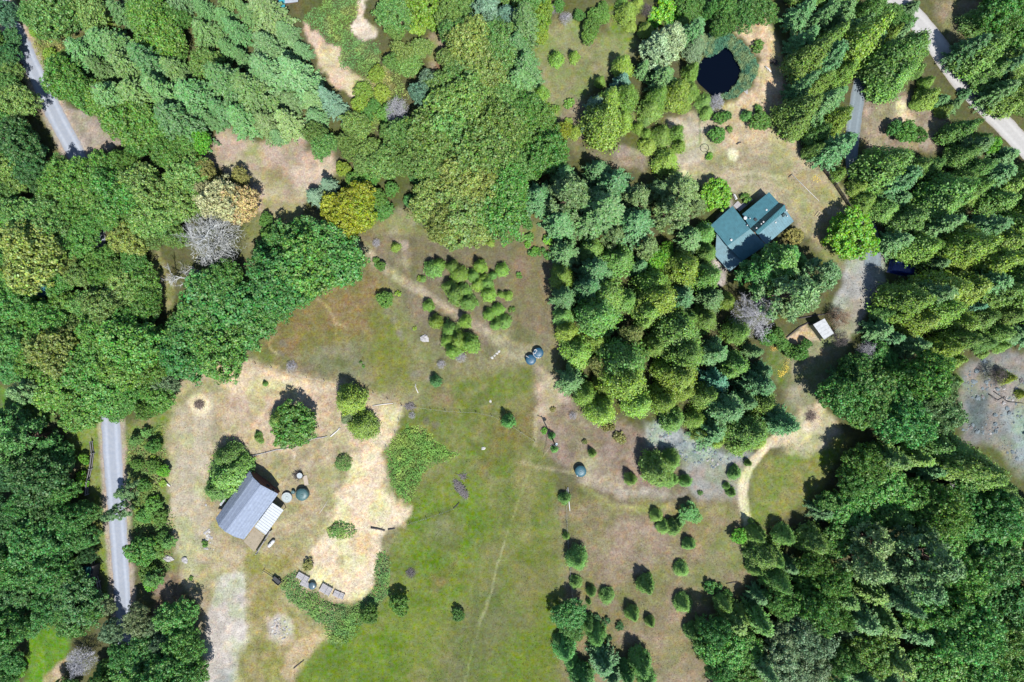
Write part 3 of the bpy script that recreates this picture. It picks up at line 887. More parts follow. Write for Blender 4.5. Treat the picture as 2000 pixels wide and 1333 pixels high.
block('seat', (c.x, c.y, c.z + .42), (.55, 1.3, .07), .5, WHITE, ch); block('backrest', (c.x - .27, c.y + .1, c.z + .7), (.07, 1.3, .5), .5, WHITE, ch)
for sx_ in (-.2, .2):
    for sy_ in (-.55, .55):
        v = Matrix.Rotation(.5, 3, 'Z') @ Vector((sx_, sy_, 0)); block('leg', (c.x + v.x, c.y + v.y, c.z + .2), (.06, .06, .42), .5, WHITE, ch)

# --- barn with its gambrel roof
BP = zq(390, 880, 6.348)
SHING = [mat('grey_shingle_%d' % i, P(*c), rough=.85, noise=.12, scale=1.5, bump=.4, bscale=12) for i, c in enumerate(((172, 186, 212), (182, 196, 220), (164, 178, 204)))]
bb = BP(600, 690, 3.0); bb.z = 0
barn = thing('barn', bb, 'grey-shingled gambrel barn with rust red gable wall', 'barn')
E0, E1, K0, K1, R0_, R1_, J0, J1, Q0, Q1 = [BP(*p) for p in ((200, 845, 3.0), (620, 252, 3.0), (236, 938, 5.0), (666, 340, 5.0), (316, 1008, 6.0), (757, 428, 6.0), (432, 1072, 5.1), (868, 486, 5.1), (546, 1106, 3.1), (972, 540, 3.1))]


def shingles(name, a, b, c, d, rows, par):
    """roof plane a-b (eave) to d-c (ridge) laid in overlapping courses"""
    base_ = part(name, *slab([a, b, c, d], .12), SHING[2], par)
    n = (b - a).cross(d - a).normalized()
    if n.z < 0: n = -n
    for i in range(rows):
        t0 = i / rows; t1 = min(1, (i + 1.15) / rows)
        p = a.lerp(d, t0) + n * .05; q = b.lerp(c, t0) + n * .05; r_ = b.lerp(c, t1) + n * .012; s_ = a.lerp(d, t1) + n * .012
        L = (q - p).length; k = int(L / .55); r = random.Random(i * 31 + int(L * 7))
        V = []; F = []
        for j in range(k):
            u0 = (j + (i % 2) * .5) / (k + .5); u1 = u0 + .97 / (k + .5)
            if u1 > 1: u1 = 1
            lift = n * r.uniform(0, .03)
            o_ = len(V)
            A_, B_, C_, D_ = p.lerp(q, u0) + lift, p.lerp(q, u1) + lift, s_.lerp(r_, u1), s_.lerp(r_, u0)
            V += [A_, B_, C_, D_, A_ - n * .05 - lift, B_ - n * .05 - lift]
            F += [(o_, o_ + 1, o_ + 2, o_ + 3), (o_ + 4, o_ + 5, o_ + 1, o_), (o_ + 4, o_, o_ + 3), (o_ + 1, o_ + 5, o_ + 2)]
        part('shingle_course', V, F, SHING[(i * 7 + rows) % 2], base_)
    return base_


shingles('roof', E0, E1, K1, K0, 6, barn); shingles('roof', K0, K1, R1_, R0_, 5, barn)
shingles('roof', R1_, R0_, J0, J1, 5, barn) if False else shingles('roof', J1, J0, R0_, R1_, 6, barn); shingles('roof', Q1, Q0, J0, J1, 7, barn)
beam('ridge_cap', R0_ + Vector((0, 0, .07)), R1_ + Vector((0, 0, .07)), .3, .06, SHING[2], barn)
ax = (E1 - E0).normalized()


def gable(s, end):
    off = ax * (-.45 if end else .45)
    pts = [p + off - Vector((0, 0, .16)) for p in s]
    e0, k, r_, j, q = pts
    inw = ax * (-.15 if end else .15)
    e0 = e0.lerp(q, .05); q = q.lerp(e0, .05)
    loop = [Vector((e0.x, e0.y, -.3)), e0, k, r_, j, q, Vector((q.x, q.y, -.3))]
    V = loop + [v + inw for v in loop]; n = len(loop)
    F = [tuple(range(n)), tuple(range(2 * n - 1, n - 1, -1))] + [(i, n + i, n + (i + 1) % n, (i + 1) % n) for i in range(n)]
    return part('gable_wall', V, F, BARNRED, barn)


g1 = gable([E1, K1, R1_, J1, Q1], True); gable([E0, K0, R0_, J0, Q0], False)
for s, t in ((E0, E1), (Q0, Q1)):
    inn = (Q0 - E0).normalized() * (.4 if s is E0 else -.4); inn.z = 0
    a = s + ax * .65 + inn; b_ = t - ax * .65 + inn
    V, F = slab([Vector((a.x, a.y, a.z - .3)), Vector((b_.x, b_.y, b_.z - .3)), Vector((b_.x, b_.y, -.3)), Vector((a.x, a.y, -.3))], .12)
    part('side_wall', V, F, BARNRED, barn)
for t, z, w_, h_ in ((.30, 3.9, 1.6, .5), (.62, 2.0, .8, .8), (.80, 2.0, .8, .8), (.5, 1.1, 1.8, 2.1)):
    p = E1.lerp(Q1, t) - ax * .42; p.z = z
    ang = math.atan2((Q1 - E1).y, (Q1 - E1).x)
    fr = block('window' if h_ < 2 else 'door', p, (w_ + .16, .1, h_ + .16), ang, TANWOOD if t > .7 else BARNRED if h_ > 2 else DARKWOOD, barn)
    if h_ < 2:
        q = p + ax * .06; g = block('pane', q, (w_, .06, h_), ang, GLASS, barn)
        g.parent = fr; g.matrix_parent_inverse = Matrix.LocRotScale(fr.location, fr.rotation_euler, fr.scale).inverted()
# lean-to
lt = [BP(*p) for p in ((900, 650, 2.9), (682, 946, 2.9), (820, 1046, 2.3), (1040, 742, 2.3))]
part('lean_to_roof', *merge([slab(lt, .1), ribs(lt[0], lt[1], lt[2], lt[3], .62, .1, .09)]), WHITEMETAL, barn)['label'] = 'white metal lean-to roof'
for p in (lt[2], lt[3], lt[2].lerp(lt[3], .5)):
    q = p.lerp(lt[0], .06); block('post', (q.x, q.y, p.z / 2 - .2), (.14, .14, p.z - .1), .6, TANWOOD, barn)
pl = thing('concrete_apron', W(493, 1052), 'pale worn concrete apron beside the white lean-to', 'apron')
part('slab', *prism([tuple(W(*p).xy) for p in ((497, 1031), (518, 1046), (497, 1078), (476, 1058))], -.3, gzf(*W(493, 1052).xy) + .05), mat('worn_concrete', P(196, 182, 158), noise=.12, scale=1.2), pl)
# two white heat units on the shaded wall
for i, (x, y) in enumerate(((434, 983.5), (439.5, 976.5))):
    c = W(x, y, .5); h_ = thing('heat_unit', (c.x, c.y, gzf(c.x, c.y)), ('white' if i else 'blue-white') + ' box unit standing in the barn shade, ' + ('upper' if i else 'lower') + ' one', 'box unit')
    block('casing', (c.x, c.y, .45), (1.0, .55, .9), 1.0, WHITE, h_); block('fan_grille', (c.x, c.y, .92), (.7, .4, .05), 1.0, STEEL, h_)

# --- white-roofed shed
SP = zq(1480, 580, 6.058)
c4 = [SP(*p) for p in ((655, 330, 2.6), (790, 258, 2.8), (900, 432, 2.8), (785, 506, 2.6))]
sb = (c4[0] + c4[2]) / 2; sb.z = 0
shed = thing('shed', sb, 'small shed with flat white metal roof beside a sandy pen', 'shed')
part('roof', *merge([slab(c4, .1), ribs(c4[0], c4[3], c4[2], c4[1], .8, .05, .03)]), mat('dusty_white_metal', P(232, 236, 240), noise=.12, scale=1.5), shed)
cc = [(c.lerp((c4[0] + c4[2]) / 2, .1)) for c in c4]
for i in range(4):
    a, b_ = cc[i], cc[(i + 1) % 4]; z = min(a.z, b_.z) - .14
    V, F = slab([Vector((a.x, a.y, z)), Vector((b_.x, b_.y, z)), Vector((b_.x, b_.y, -.3)), Vector((a.x, a.y, -.3))], .08)
    part('wall', V, F, mat('green_siding', (.09, .11, .08), noise=.2), shed)
pen = thing('timber_edging', W(1570, 655), 'low timber edging round the sandy pen by the shed', 'edging')
ring_ = [(1536, 660), (1560, 640), (1580, 630), (1603, 666)]
for a, b_ in zip(ring_[:-1], ring_[1:]):
    A_, B_ = W(*a), W(*b_); beam('timber', A_ + Vector((0, 0, .15)), B_ + Vector((0, 0, .15)), .2, .35, DARKWOOD, pen)

# --- small roofs seen through the trees
m_tq = mat('turquoise_metal', P(60, 190, 205), rough=.4, spec=.5, noise=.12, scale=.8)
cb = W(570, -6, 0)
cab = thing('cabin', cb, 'cabin with turquoise metal roof at the northern edge', 'cabin')
r1 = [W(*p, on=False) for p in ((545, 13, 2.6), (556, 16, 2.6), (560, -30, 3.8), (540, -26, 3.4))]
r2 = [W(*p, on=False) for p in ((556, 7, 3.4), (582, 4, 2.6), (584, -28, 2.8), (558, -30, 3.6))]
part('roof', *merge([slab(r1, .12), ribs(r1[0], r1[1], r1[2], r1[3], .45)]), m_tq, cab)
part('roof', *merge([slab(r2, .12), ribs(r2[3], r2[0], r2[1], r2[2], .5)]), WHITEMETAL, cab)
part('wall', *prism([tuple(W(*p, 1.2).xy) for p in ((550, 8), (578, 0), (580, -24), (546, -22))], -.3, 2.45), WALLWOOD, cab)
c = W(164, 1128, 2.5, on=False)
hs_ = thing('hidden_shed', (c.x, c.y, 0), 'dark teal shed roof hidden under oaks beside the road fence', 'shed')
qd = [W(*p, on=False) for p in ((152, 1150, 2.5), (172, 1152, 2.9), (178, 1108, 2.9), (158, 1106, 2.5))]
part('roof', *merge([slab(qd, .1), ribs(qd[0], qd[3], qd[2], qd[1], .5)]), mat('deep_teal_metal', P(40, 110, 112), rough=.5, noise=.15), hs_)
part('wall', *prism([(p.x * .995, p.y * .995) for p in [q.lerp(sum(qd, Vector()) / 4, .1) for q in qd]], -.3, 2.4), DARKWOOD, hs_)

# ------------------------------------------------------------------ water tanks
TANKG = mat('green_tank_plastic', P(70, 126, 142), rough=.5, spec=.4, noise=.14, scale=2)
TANKB = mat('blue_grey_tank_plastic', P(52, 112, 146), rough=.5, spec=.4, noise=.14, scale=2)
TANKT = mat('teal_tank_plastic', P(84, 128, 130), rough=.5, spec=.4, noise=.14, scale=2)


def tank(x, y, rpx, h, m, label, extras=()):
    c = W(x, y, h * .9); z = gzf(c.x, c.y); R = rpx * S * (1 - h / HC)
    t = thing('water_tank', (c.x, c.y, z), label, 'water tank', 'round plastic water tanks')
    prof = [(R, -.2), (R, h * .2), (R * 1.015, h * .22), (R, h * .24), (R, h * .48), (R * 1.015, h * .5), (R, h * .52), (R, h * .78), (R * .97, h * .83), (R * .6, h * .95), (R * .25, h), (.02, h * 1.0)]
    part('shell', *lathe((c.x, c.y, z), prof, 32), m, t, True)
    a0 = random.uniform(0, 6)
    part('lid', *lathe((c.x + math.cos(a0) * R * .15, c.y + math.sin(a0) * R * .15, z + h - .02), [(R * .22, 0), (R * .22, .07), (R * .18, .1), (.01, .1)], 14), m, t)
    rb = []
    for k in range(12):
        a = k * math.pi / 6
        d = Vector((math.cos(a), math.sin(a), 0))
        rb.append(tube([Vector((c.x, c.y, z)) + d * R * .3 + Vector((0, 0, h)), Vector((c.x, c.y, z)) + d * R * .95 + Vector((0, 0, h * .85))], [.03, .03], 4))
    part('dome_ribs', *merge(rb), m, t)
    return t, c, z, R


t, c, z, R = tank(1051.5, 689.5, 10.2, 1.5, TANKB, 'blue-grey water tank with white rim paint, nearer the cedars')
prof = []
part('rim_paint', *merge([tube([(c.x + math.cos(a) * R * 1.0, c.y + math.sin(a) * R * 1.0, z + 1.5 * .8) for a in np.linspace(3.0, 5.2, 14)], [.07] * 14, 5)]), WHITE, t)
part('paint_patch', *merge([tube([(c.x - R * .55 + math.cos(a) * .33, c.y + R * .35 + math.sin(a) * .3, z + 1.40) for a in np.linspace(-1.9, 2.6, 14)], [.1] * 14, 5), tube([(c.x - R * .5, c.y - .05, z + 1.42), (c.x - R * .9, c.y - .25, z + 1.3)], [.13, .08], 5)]), WHITE, t)
part('outlet', *lathe((c.x - .05, c.y - R * .95, z + 1.1), [(.14, 0), (.14, .22), (.01, .25)], 8), WHITE, t)
t, c, z, R = tank(1037, 703, 10.2, 1.5, TANKB, 'plain blue-grey water tank, farther from the cedars of the pair')
part('pipe', *tube([(c.x - R * .95, c.y + R * .75, z + .1), (c.x - R * .95, c.y + R * .75, z + 1.5), (c.x - R * .35, c.y + R * .4, z + 1.46)], [.05] * 3, 6), WHITE, t)
t, c, z, R = tank(1134.5, 921.5, 11.2, 1.7, TANKG, 'lone green-blue water tank on the bare dirt flat')
part('outlet', *lathe((c.x - R * .6, c.y - R * .78, z + 1.1), [(.16, 0), (.16, .3), (.01, .33)], 8), WHITE, t)
tank(589.5, 966.5, 12.2, 1.7, TANKT, 'green water tank with pale lid beside the barn')
tank(77, 568, 14, 1.9, mat('bright_teal_plastic', P(66, 150, 170), rough=.5, noise=.14), 'teal tank half hidden beneath western oaks')
tank(609.5, 1145, 7.2, 1.1, mat('slate_tank_plastic', P(96, 126, 140), rough=.4, spec=.5, noise=.12), 'small slate-grey round tank between the plank beds')
# stock tank with a ringed lid, little barrel and dark barrel
c = W(560.5, 972, .7); z = gzf(c.x, c.y)
st = thing('stock_tank', (c.x, c.y, z), 'galvanised round stock tank with ringed lid beside the barn', 'stock tank')
part('shell', *lathe((c.x, c.y, z), [(1.16, -.1), (1.16, .7), (1.2, .74), (1.2, .78), (1.1, .78), (1.08, .72)], 28), STEEL, st, False)
part('lid', *lathe((c.x, c.y, z), [(1.06, .60), (1.06, .72), (.75, .74), (.72, .78), (.48, .78), (.45, .74), (.3, .74), (.28, .84), (.02, .86)], 28), mat('grey_lid', (.30, .34, .34), noise=.15), st)
c = W(572.7, 961.5, .8); z = gzf(c.x, c.y); br = thing('barrel', (c.x, c.y, z), 'small teal barrel between stock tank and green tank', 'barrel')
part('drum', *lathe((c.x, c.y, z), [(.42, -.1), (.45, .3), (.42, .35), (.45, .6), (.42, .9), (.38, .92), (.36, .86), (.01, .86)], 18), TANKT, br); part('bung', *lathe((c.x + .15, c.y, z + .86), [(.06, 0), (.06, .06), (.01, .07)], 8), WHITE, br)
c = W(586, 929, .8); z = gzf(c.x, c.y); br = thing('barrel', (c.x, c.y, z), 'open dark barrel in a tangle of bare twigs', 'barrel')
part('drum', *lathe((c.x, c.y, z), [(.58, -.1), (.62, .3), (.58, .35), (.62, .65), (.6, .95), (.54, .95), (.54, .4), (.01, .35)], 18), BLACK, br); part('hoop', *lathe((c.x, c.y, z + .9), [(.66, 0), (.66, .08), (.6, .08)], 18), STEEL, br)
bs = thing('white_slab', W(598, 938), 'white board lying on the ground near the dark barrel', 'board')
c = W(598, 938); block('panel', (c.x, c.y, c.z + .12), (1.0, 2.3, .1), .2 - 1.57 * 0, mat('bleached_board', P(222, 206, 186), noise=.08), bs, 0, 0)
bs.rotation_euler = (0, 0, 0)
for dx in (-.3, .3): block('batten', (c.x + dx, c.y, c.z + .03), (.08, 2.1, .1), .2, TANWOOD, bs)
# propane tank
a = W(523.5, 1069, .6); b_ = W(536.5, 1054.5, .6); d = (b_ - a).normalized()
pt = thing('propane_tank', ((a + b_) / 2).xy.to_3d(), 'white capsule propane tank lying beside the barn lean-to', 'gas tank')
L = (b_ - a).length; R = .42
ps = []; rr = []
for i in range(13):
    t_ = i / 12; s_ = t_ * L
    e = min(s_, L - s_)
    rr.append(R * math.sqrt(max(0.02, 1 - max(0, (R * 1.1 - e) / (R * 1.1)) ** 2))); ps.append(Vector((a.x, a.y, a.z)) + d * s_ - Vector((0, 0, .05)))
part('shell', *tube(ps, rr, 16), WHITE, pt, True)
mid = a.lerp(b_, .5); part('valve_dome', *lathe((mid.x, mid.y, mid.z + R - .12), [(.16, 0), (.16, .14), (.01, .2)], 12), STEEL, pt)
for t_ in (.22, .78):
    q = a.lerp(b_, t_); block('saddle', (q.x, q.y, .13 + gzf(q.x, q.y)), (.2, .7, .34), math.atan2(d.y, d.x), CONCRETE, pt)

# ------------------------------------------------------------------ fences
def board_fence(name, pts, h, label, m, step=.22, post_every=2.4, mr=None, grp=None, lean=0):
    P3 = [W(*p) for p in pts]
    f = thing(name, P3[0], label, 'fence', grp)
    seg = [(a, b) for a, b in zip(P3[:-1], P3[1:])]
    for a, b in seg:
        d = b - a; L = d.length; n = max(1, int(L / step)); ang = math.atan2(d.y, d.x)
        for i in range(n):
            q = a.lerp(b, (i + .5) / n); hh = h * random.uniform(.96, 1.04)
            block('board', (q.x, q.y, gzf(q.x, q.y) + hh / 2 - .03), (L / n * random.uniform(.72, .9), .03, hh), ang, m, f)
        for zz in (.25, .8):
            o_ = Vector((-d.y, d.x, 0)).normalized() * .06
            beam('rail', a + o_ + Vector((0, 0, h * zz)), b + o_ + Vector((0, 0, h * zz)), .06, .1, mr or m, f)
        k = max(1, int(L / post_every))
        for i in range(k + 1):
            q = a.lerp(b, i / k) + Vector((-d.y, d.x, 0)).normalized() * .14
            block('post', (q.x, q.y, gzf(q.x, q.y) + h * .52), (.14, .14, h * 1.1), ang, mr or m, f)
    return f


board_fence('board_fence', [(1599, 325), (1612, 341), (1628, 362), (1643, 385), (1658, 408)], 1.75, 'dark curved board fence along the eastern edge of the house yard', DARKWOOD, .24, 2.2, GREYWOOD)
board_fence('picket_fence', [(181, 862), (184, 885), (180, 915), (174, 940), (172, 965)], 1.5, 'dark picket fence in grass beside the paved road, northern stretch', DARKWOOD, .28, 2.4, GREYWOOD)
board_fence('picket_fence', [(183, 1085), (187, 1110), (195, 1135), (201, 1165)], 1.6, 'dark picket fence between oaks and paved road, southern stretch', DARKWOOD, .28, 2.4, GREYWOOD)
board_fence('plank_screen', [(531, 1034), (519, 1054), (503, 1079)], 1.4, 'narrow dark plank screen between barn apron and propane tank', DARKWOOD, .3, 2.0, GREYWOOD)


def wire_fence(pts, label, grp='post-and-wire fences', h=1.15, gap=3.2, m=None):
    sp = spline([(p[0], p[1]) for p in pts], 6)
    P3 = [W(p[0], p[1]) for p in sp]
    f = thing('wire_fence', P3[0], label, 'fence', grp)
    acc = 0; posts = [P3[0]]
    for a, b in zip(P3[:-1], P3[1:]):
        acc += (b - a).length
        if acc > gap: posts.append(b); acc = 0
    for q in posts:
        block('post', (q.x, q.y, q.z + h / 2 - .1), (.1, .1, h + .2), random.uniform(0, 1.5), m or GREYWOOD, f)
    for zz in (.45, .8, 1.1):
        part('wire', *tube([q + Vector((0, 0, zz)) for q in posts], [.006] * len(posts), 4), STEEL, f)
    return f


wire_fence([(372, 720), (430, 712), (500, 711), (600, 738), (700, 757), (785, 792)], 'post-and-wire fence along the northern edge of the barn yard')
wire_fence([(785, 792), (772, 845), (745, 885)], 'post-and-wire fence dropping to the bramble thicket')
wire_fence([(800, 1022), (850, 1006), (905, 985)], 'post-and-wire fence running east into the green meadow')
wire_fence([(785, 792), (870, 803), (960, 812), (1045, 862)], 'post-and-wire fence crossing the meadow towards the power pole')
wire_fence([(1106, 955), (1107, 1020), (1112, 1100), (1120, 1190)], 'post-and-wire fence down the line of field cedars')
# log rail fence in the yard
lf = thing('log_rails', W(600, 862), 'broken rail of grey logs curving across the dusty barn yard', 'log rail')
pp = [(480, 893), (520, 884), (560, 876), (590, 866), (615, 856), (640, 852)]
for a, b in zip(pp[:-1], pp[1:]):
    A_, B_ = W(*a), W(*b)
    part('log', *tube([A_ + Vector((0, 0, .22)), A_.lerp(B_, .5) + Vector((random.gauss(0, .1), random.gauss(0, .1), .26)), B_ + Vector((0, 0, .2))], [.09, .1, .07], 6), GREYWOOD, lf)
    block('post', (A_.x, A_.y, A_.z + .28), (.14, .14, .6), .4, GREYWOOD, lf)


def log(x0, y0, x1, y1, r, label, m=GREYWOOD, cat='log', nm='log', br=2):
    A_, B_ = W(x0, y0), W(x1, y1)
    t = thing(nm, (A_ + B_) / 2, label, cat, 'logs lying on the ground' if nm == 'log' else None)
    mid = A_.lerp(B_, .5) + Vector((random.gauss(0, .08), random.gauss(0, .08), r * .95))
    part('stem', *tube([A_ + Vector((0, 0, r * .9)), mid, B_ + Vector((0, 0, r * .7))], [r, r * .92, r * .72], 8), m, t, True)
    d = (B_ - A_).normalized()
    for i in range(br):
        q = A_.lerp(B_, random.uniform(.25, .85)) + Vector((0, 0, r)); dd = (d + Vector((random.gauss(0, .8), random.gauss(0, .8), .3))).normalized()
        part('branch_stub', *tube([q, q + dd * random.uniform(.4, 1.0)], [r * .35, r * .15], 5), m, t)
    return t


log(646, 853, 665, 836, .16, 'bleached straight log beside the two yard cedars', mat('bleached_log', (.5, .48, .46), noise=.15))
log(728, 793, 768, 788, .13, 'pale pole lying along the straw at the yard corner', mat('pale_pole', (.48, .45, .42), noise=.15))
log(817, 768, 811, 750, .10, 'thin bleached branch in grass below the dead shrub', mat('bleached_log', (.5, .48, .46)))
log(1494, 131, 1506, 142, .2, 'short pale log on sand east of the pond', mat('bleached_log', (.5, .48, .46)))
log(1438, 283, 1446, 279, .18, 'short dark log on the lawn above the sawdust ring', DARKWOOD, br=0)
log(1109, 952, 1113, 998, .14, 'slim white pole on the grass beside a field cedar', WHITE, 'pole', 'white_pole', 0)
log(725, 1030, 752, 1036, .22, 'dark log at the gap between straw pen and meadow', DARKWOOD)
log(758, 1034, 772, 1032, .18, 'dark log end beside the meadow gap', DARKWOOD, br=1)
log(887, 992, 897, 981, .12, 'dark bent branch near the grey brush windrow', DARKWOOD, br=1)
log(1418, 1140, 1440, 1136, .10, 'thin dark branch in the field above the oak wood', DARKWOOD)
log(574, 1305, 594, 1289, .13, 'dark split log on the tan track edge', DARKWOOD, br=1)
log(624, 1003, 641, 977, .05, 'thin pale cane lying in the yard east of the tanks', mat('pale_pole', (.48, .45, .42)), br=0)
log(1546.5, 341, 1599.5, 393.5, .07, 'long straight white pipe lying on the lawn', WHITE, 'pipe', 'white_pipe', 0)
log(1540, 347, 1546, 340.5, .12, 'short black pipe end on the lawn', BLACK, 'pipe', 'black_pipe', 0)
log(320, 938, 333, 950, .24, 'white painted log end at the edge of the barn yard', WHITE, br=0)
log(1625, 641, 1640, 676, .16, 'leaning black trunk south-east of the white-roofed shed', BLACK, br=3)
log(1560, 622, 1622, 612, .15, 'dark fallen trunk north of the white-roofed shed', DARKWOOD, br=3)
log(1930, 770, 1948, 782, .14, 'black crooked branch on the eastern scree', BLACK, br=3)
log(1948, 782, 1962, 775, .10, 'thin black branch arching over the eastern scree', BLACK, br=2)
log(1940, 765, 1968, 785, .12, 'long black branch reaching across pale scree', BLACK, br=2)
log(1968, 785, 1998, 788, .10, 'black branch end at the eastern picture edge', BLACK, br=2)

# pond dock, ring, pallet, flowers
dkk = thing('pond_dock', W(1456, 176), 'small grey plank dock at the reeds of the pond', 'dock')
a = W(1450, 170, .25); b_ = W(1462, 182, .25); d = (b_ - a); ang = math.atan2(d.y, d.x)
for i in range(8):
    q = a.lerp(b_, (i + .5) / 8); block('plank', (q.x, q.y, .12), (d.length / 8 * .86, .95, .06), ang, GREYWOOD, dkk)
for s_ in (-.38, .38):
    o_ = Vector((-d.y, d.x, 0)).normalized() * s_
    beam('bearer', Vector((a.x, a.y, .02)) + o_, Vector((b_.x, b_.y, .02)) + o_, .1, .14, DARKWOOD, dkk)
c = W(1375.5, 290); rg = thing('hose_ring', c, 'dark ring of coiled hose with a stake on pale dirt', 'hose')
part('coil', *merge([tube([(c.x + math.cos(t_) * (.98 + .06 * k), c.y + math.sin(t_) * (.92 + .05 * k), c.z + .08 + .05 * k) for t_ in np.linspace(0, 6.283, 28)], [.035] * 28, 5, False) for k in range(2)]), mat('dark_hose', (.05, .06, .045), noise=.2), rg)
part('stake', *tube([(c.x, c.y, c.z), (c.x + .35, c.y - .5, c.z + .9)], [.05, .04], 6), DARKWOOD, rg)
log(1381, 243, 1386, 252, .08, 'short dark stake beside the leafy yard tree', DARKWOOD, br=0)
pal = thing('wooden_rack', W(1600, 421), 'pale open wooden rack lying on the lawn east of the house', 'rack')
fa, fb, fc, fd = W(1591, 422), W(1598, 413), W(1610, 422), W(1602, 432)
for s, e, k in ((fa, fd, 0), (fb, fc, 0)): beam('rail', s + Vector((0, 0, .1)), e + Vector((0, 0, .1)), .14, .12, TANWOOD, pal)
for i in range(4):
    s = fa.lerp(fd, i / 3 * .96 + .02); e = fb.lerp(fc, i / 3 * .96 + .02); beam('slat', s + Vector((0, 0, .2)), e + Vector((0, 0, .2)), .12, .06, TANWOOD, pal)

# plank garden beds
def planter(cx, cy, L, Wd, ang, label, n, hgt=.5, frame=True, pitch=0):
    c = W(cx, cy, hgt); z = gzf(c.x, c.y)
    t = thing('plank_bed', (c.x, c.y, z), label, 'plank bed', 'weathered plank beds by the straw pen')
    Mx = Matrix.Rotation(ang, 3, 'Z')
    for i in range(n):
        v = Mx @ Vector((0, -Wd / 2 + Wd * (i + .5) / n, 0))
        block('plank', (c.x + v.x, c.y + v.y, z + hgt + random.uniform(-.02, .03)), (L * random.uniform(.94, 1.02), Wd / n * .82, .06), ang + random.gauss(0, .015), GREYWOOD, t)
    for sx_ in (-1, 1):
        for sy_ in (-1, 1):
            v = Mx @ Vector((sx_ * L * .45, sy_ * Wd * .45, 0)); block('leg', (c.x + v.x, c.y + v.y, z + hgt * .45), (.14, .14, hgt * 1.0), ang, GREYWOOD, t)
    if frame:
        for sx_ in (-.48, .1, .48):
            p_ = Mx @ Vector((sx_ * L, -Wd * .55, 0)); q_ = Mx @ Vector((sx_ * L, Wd * .55, 0))
            beam('crossbar', Vector((c.x + p_.x, c.y + p_.y, z + hgt + .18)), Vector((c.x + q_.x, c.y + q_.y, z + hgt + .22)), .13, .1, GREYWOOD, t)
    return t


planter(592, 1128, 2.9, 1.5, -.52, 'grey plank bed with loose boards nearest the black trailer', 7)
planter(596, 1141, 2.2, 1.3, -.45, 'low grey plank bed against the brambles beside slate tank', 6, .35, False)
planter(637, 1152, 2.6, 2.0, -.5, 'large grey plank bed with crossbars in the middle of the row', 8, .6)
planter(662, 1162, 2.5, 1.4, -.42, 'open grey plank bed at the eastern end of the row', 5, .4)
log(588, 1121, 600, 1141, .06, 'thin dark pole leaning over the plank beds', DARKWOOD, br=0)
# black trailer with a draw bar
c = W(541, 1134, .6); z = gzf(c.x, c.y); ang = -.72
tr_ = thing('utility_trailer', (c.x, c.y, z), 'small black utility trailer with long draw bar beside the brambles', 'trailer')
Mx = Matrix.Rotation(ang, 3, 'Z')
block('bed', (c.x, c.y, z + .55), (2.1, 1.15, .08), ang, BLACK, tr_)
for sx_, sy_, s_ in ((0, .56, (2.1, .05, .35)), (0, -.56, (2.1, .05, .35)), (1.03, 0, (.05, 1.1, .35)), (-1.03, 0, (.05, 1.1, .35))):
    v = Mx @ Vector((sx_, sy_, 0)); block('side_panel', (c.x + v.x, c.y + v.y, z + .76), s_, ang, BLACK, tr_)
v0 = Mx @ Vector((-1.05, 0, 0)); tip = W(515.5, 1115, .4)
beam('draw_bar', (c.x + v0.x, c.y + v0.y, z + .5), (tip.x, tip.y, z + .45), .1, .1, BLACK, tr_)
dr_ = (Vector((tip.x, tip.y, 0)) - Vector((c.x, c.y, 0))).normalized(); pr = Vector((-dr_.y, dr_.x, 0)) * .55
beam('handle', (tip.x + pr.x, tip.y + pr.y, z + .48), (tip.x - pr.x, tip.y - pr.y, z + .48), .09, .09, BLACK, tr_)
for s_ in (-1, 1):
    v = Mx @ Vector((.1, s_ * .72, 0)); ax_ = Mx @ Vector((0, 1, 0)); q = Vector((c.x + v.x, c.y + v.y, z + .33))
    wh = part('wheel', *tube([q - ax_ * .09, q - ax_ * .07, q + ax_ * .07, q + ax_ * .09], [.24, .33, .33, .24], 16), BLACK, tr_)
    part('hub', *tube([q - ax_ * .1, q + ax_ * .1], [.12, .12], 10), STEEL, wh)

# power pole
c = W(1079.5, 858.5); z = c.z
pw = thing('power_pole', c, 'tall timber power pole with transformer and guy wires by the meadow', 'power pole')
top = Vector((c.x, c.y, z + 10.5))
part('pole', *tube([c + Vector((0, 0, -.3)), top], [.17, .11], 10), DARKWOOD, pw, True)
beam('crossarm', top + Vector((-1.1, .5, -.5)), top + Vector((1.1, -.5, -.5)), .12, .14, DARKWOOD, pw)
part('transformer', *lathe((top.x + .3, top.y + .25, top.z - 2.2), [(.02, 0), (.26, 0), (.28, .1), (.28, .8), (.2, .9), (.02, .92)], 14), mat('pale_enamel', (.5, .58, .62), rough=.4, noise=.05), pw)
for k in (-1, -.1, 1):
    part('insulator', *lathe((top.x + k, top.y - k * .45, top.z - .43), [(.06, 0), (.09, .05), (.05, .1), (.08, .16), (.01, .2)], 8), WHITE, pw)
for g in ((1060, 893), (1066, 873)):
    q = W(*g); part('guy_wire', *tube([q, top + Vector((0, 0, -6.0))], [.03, .03], 5), TANWOOD, pw)

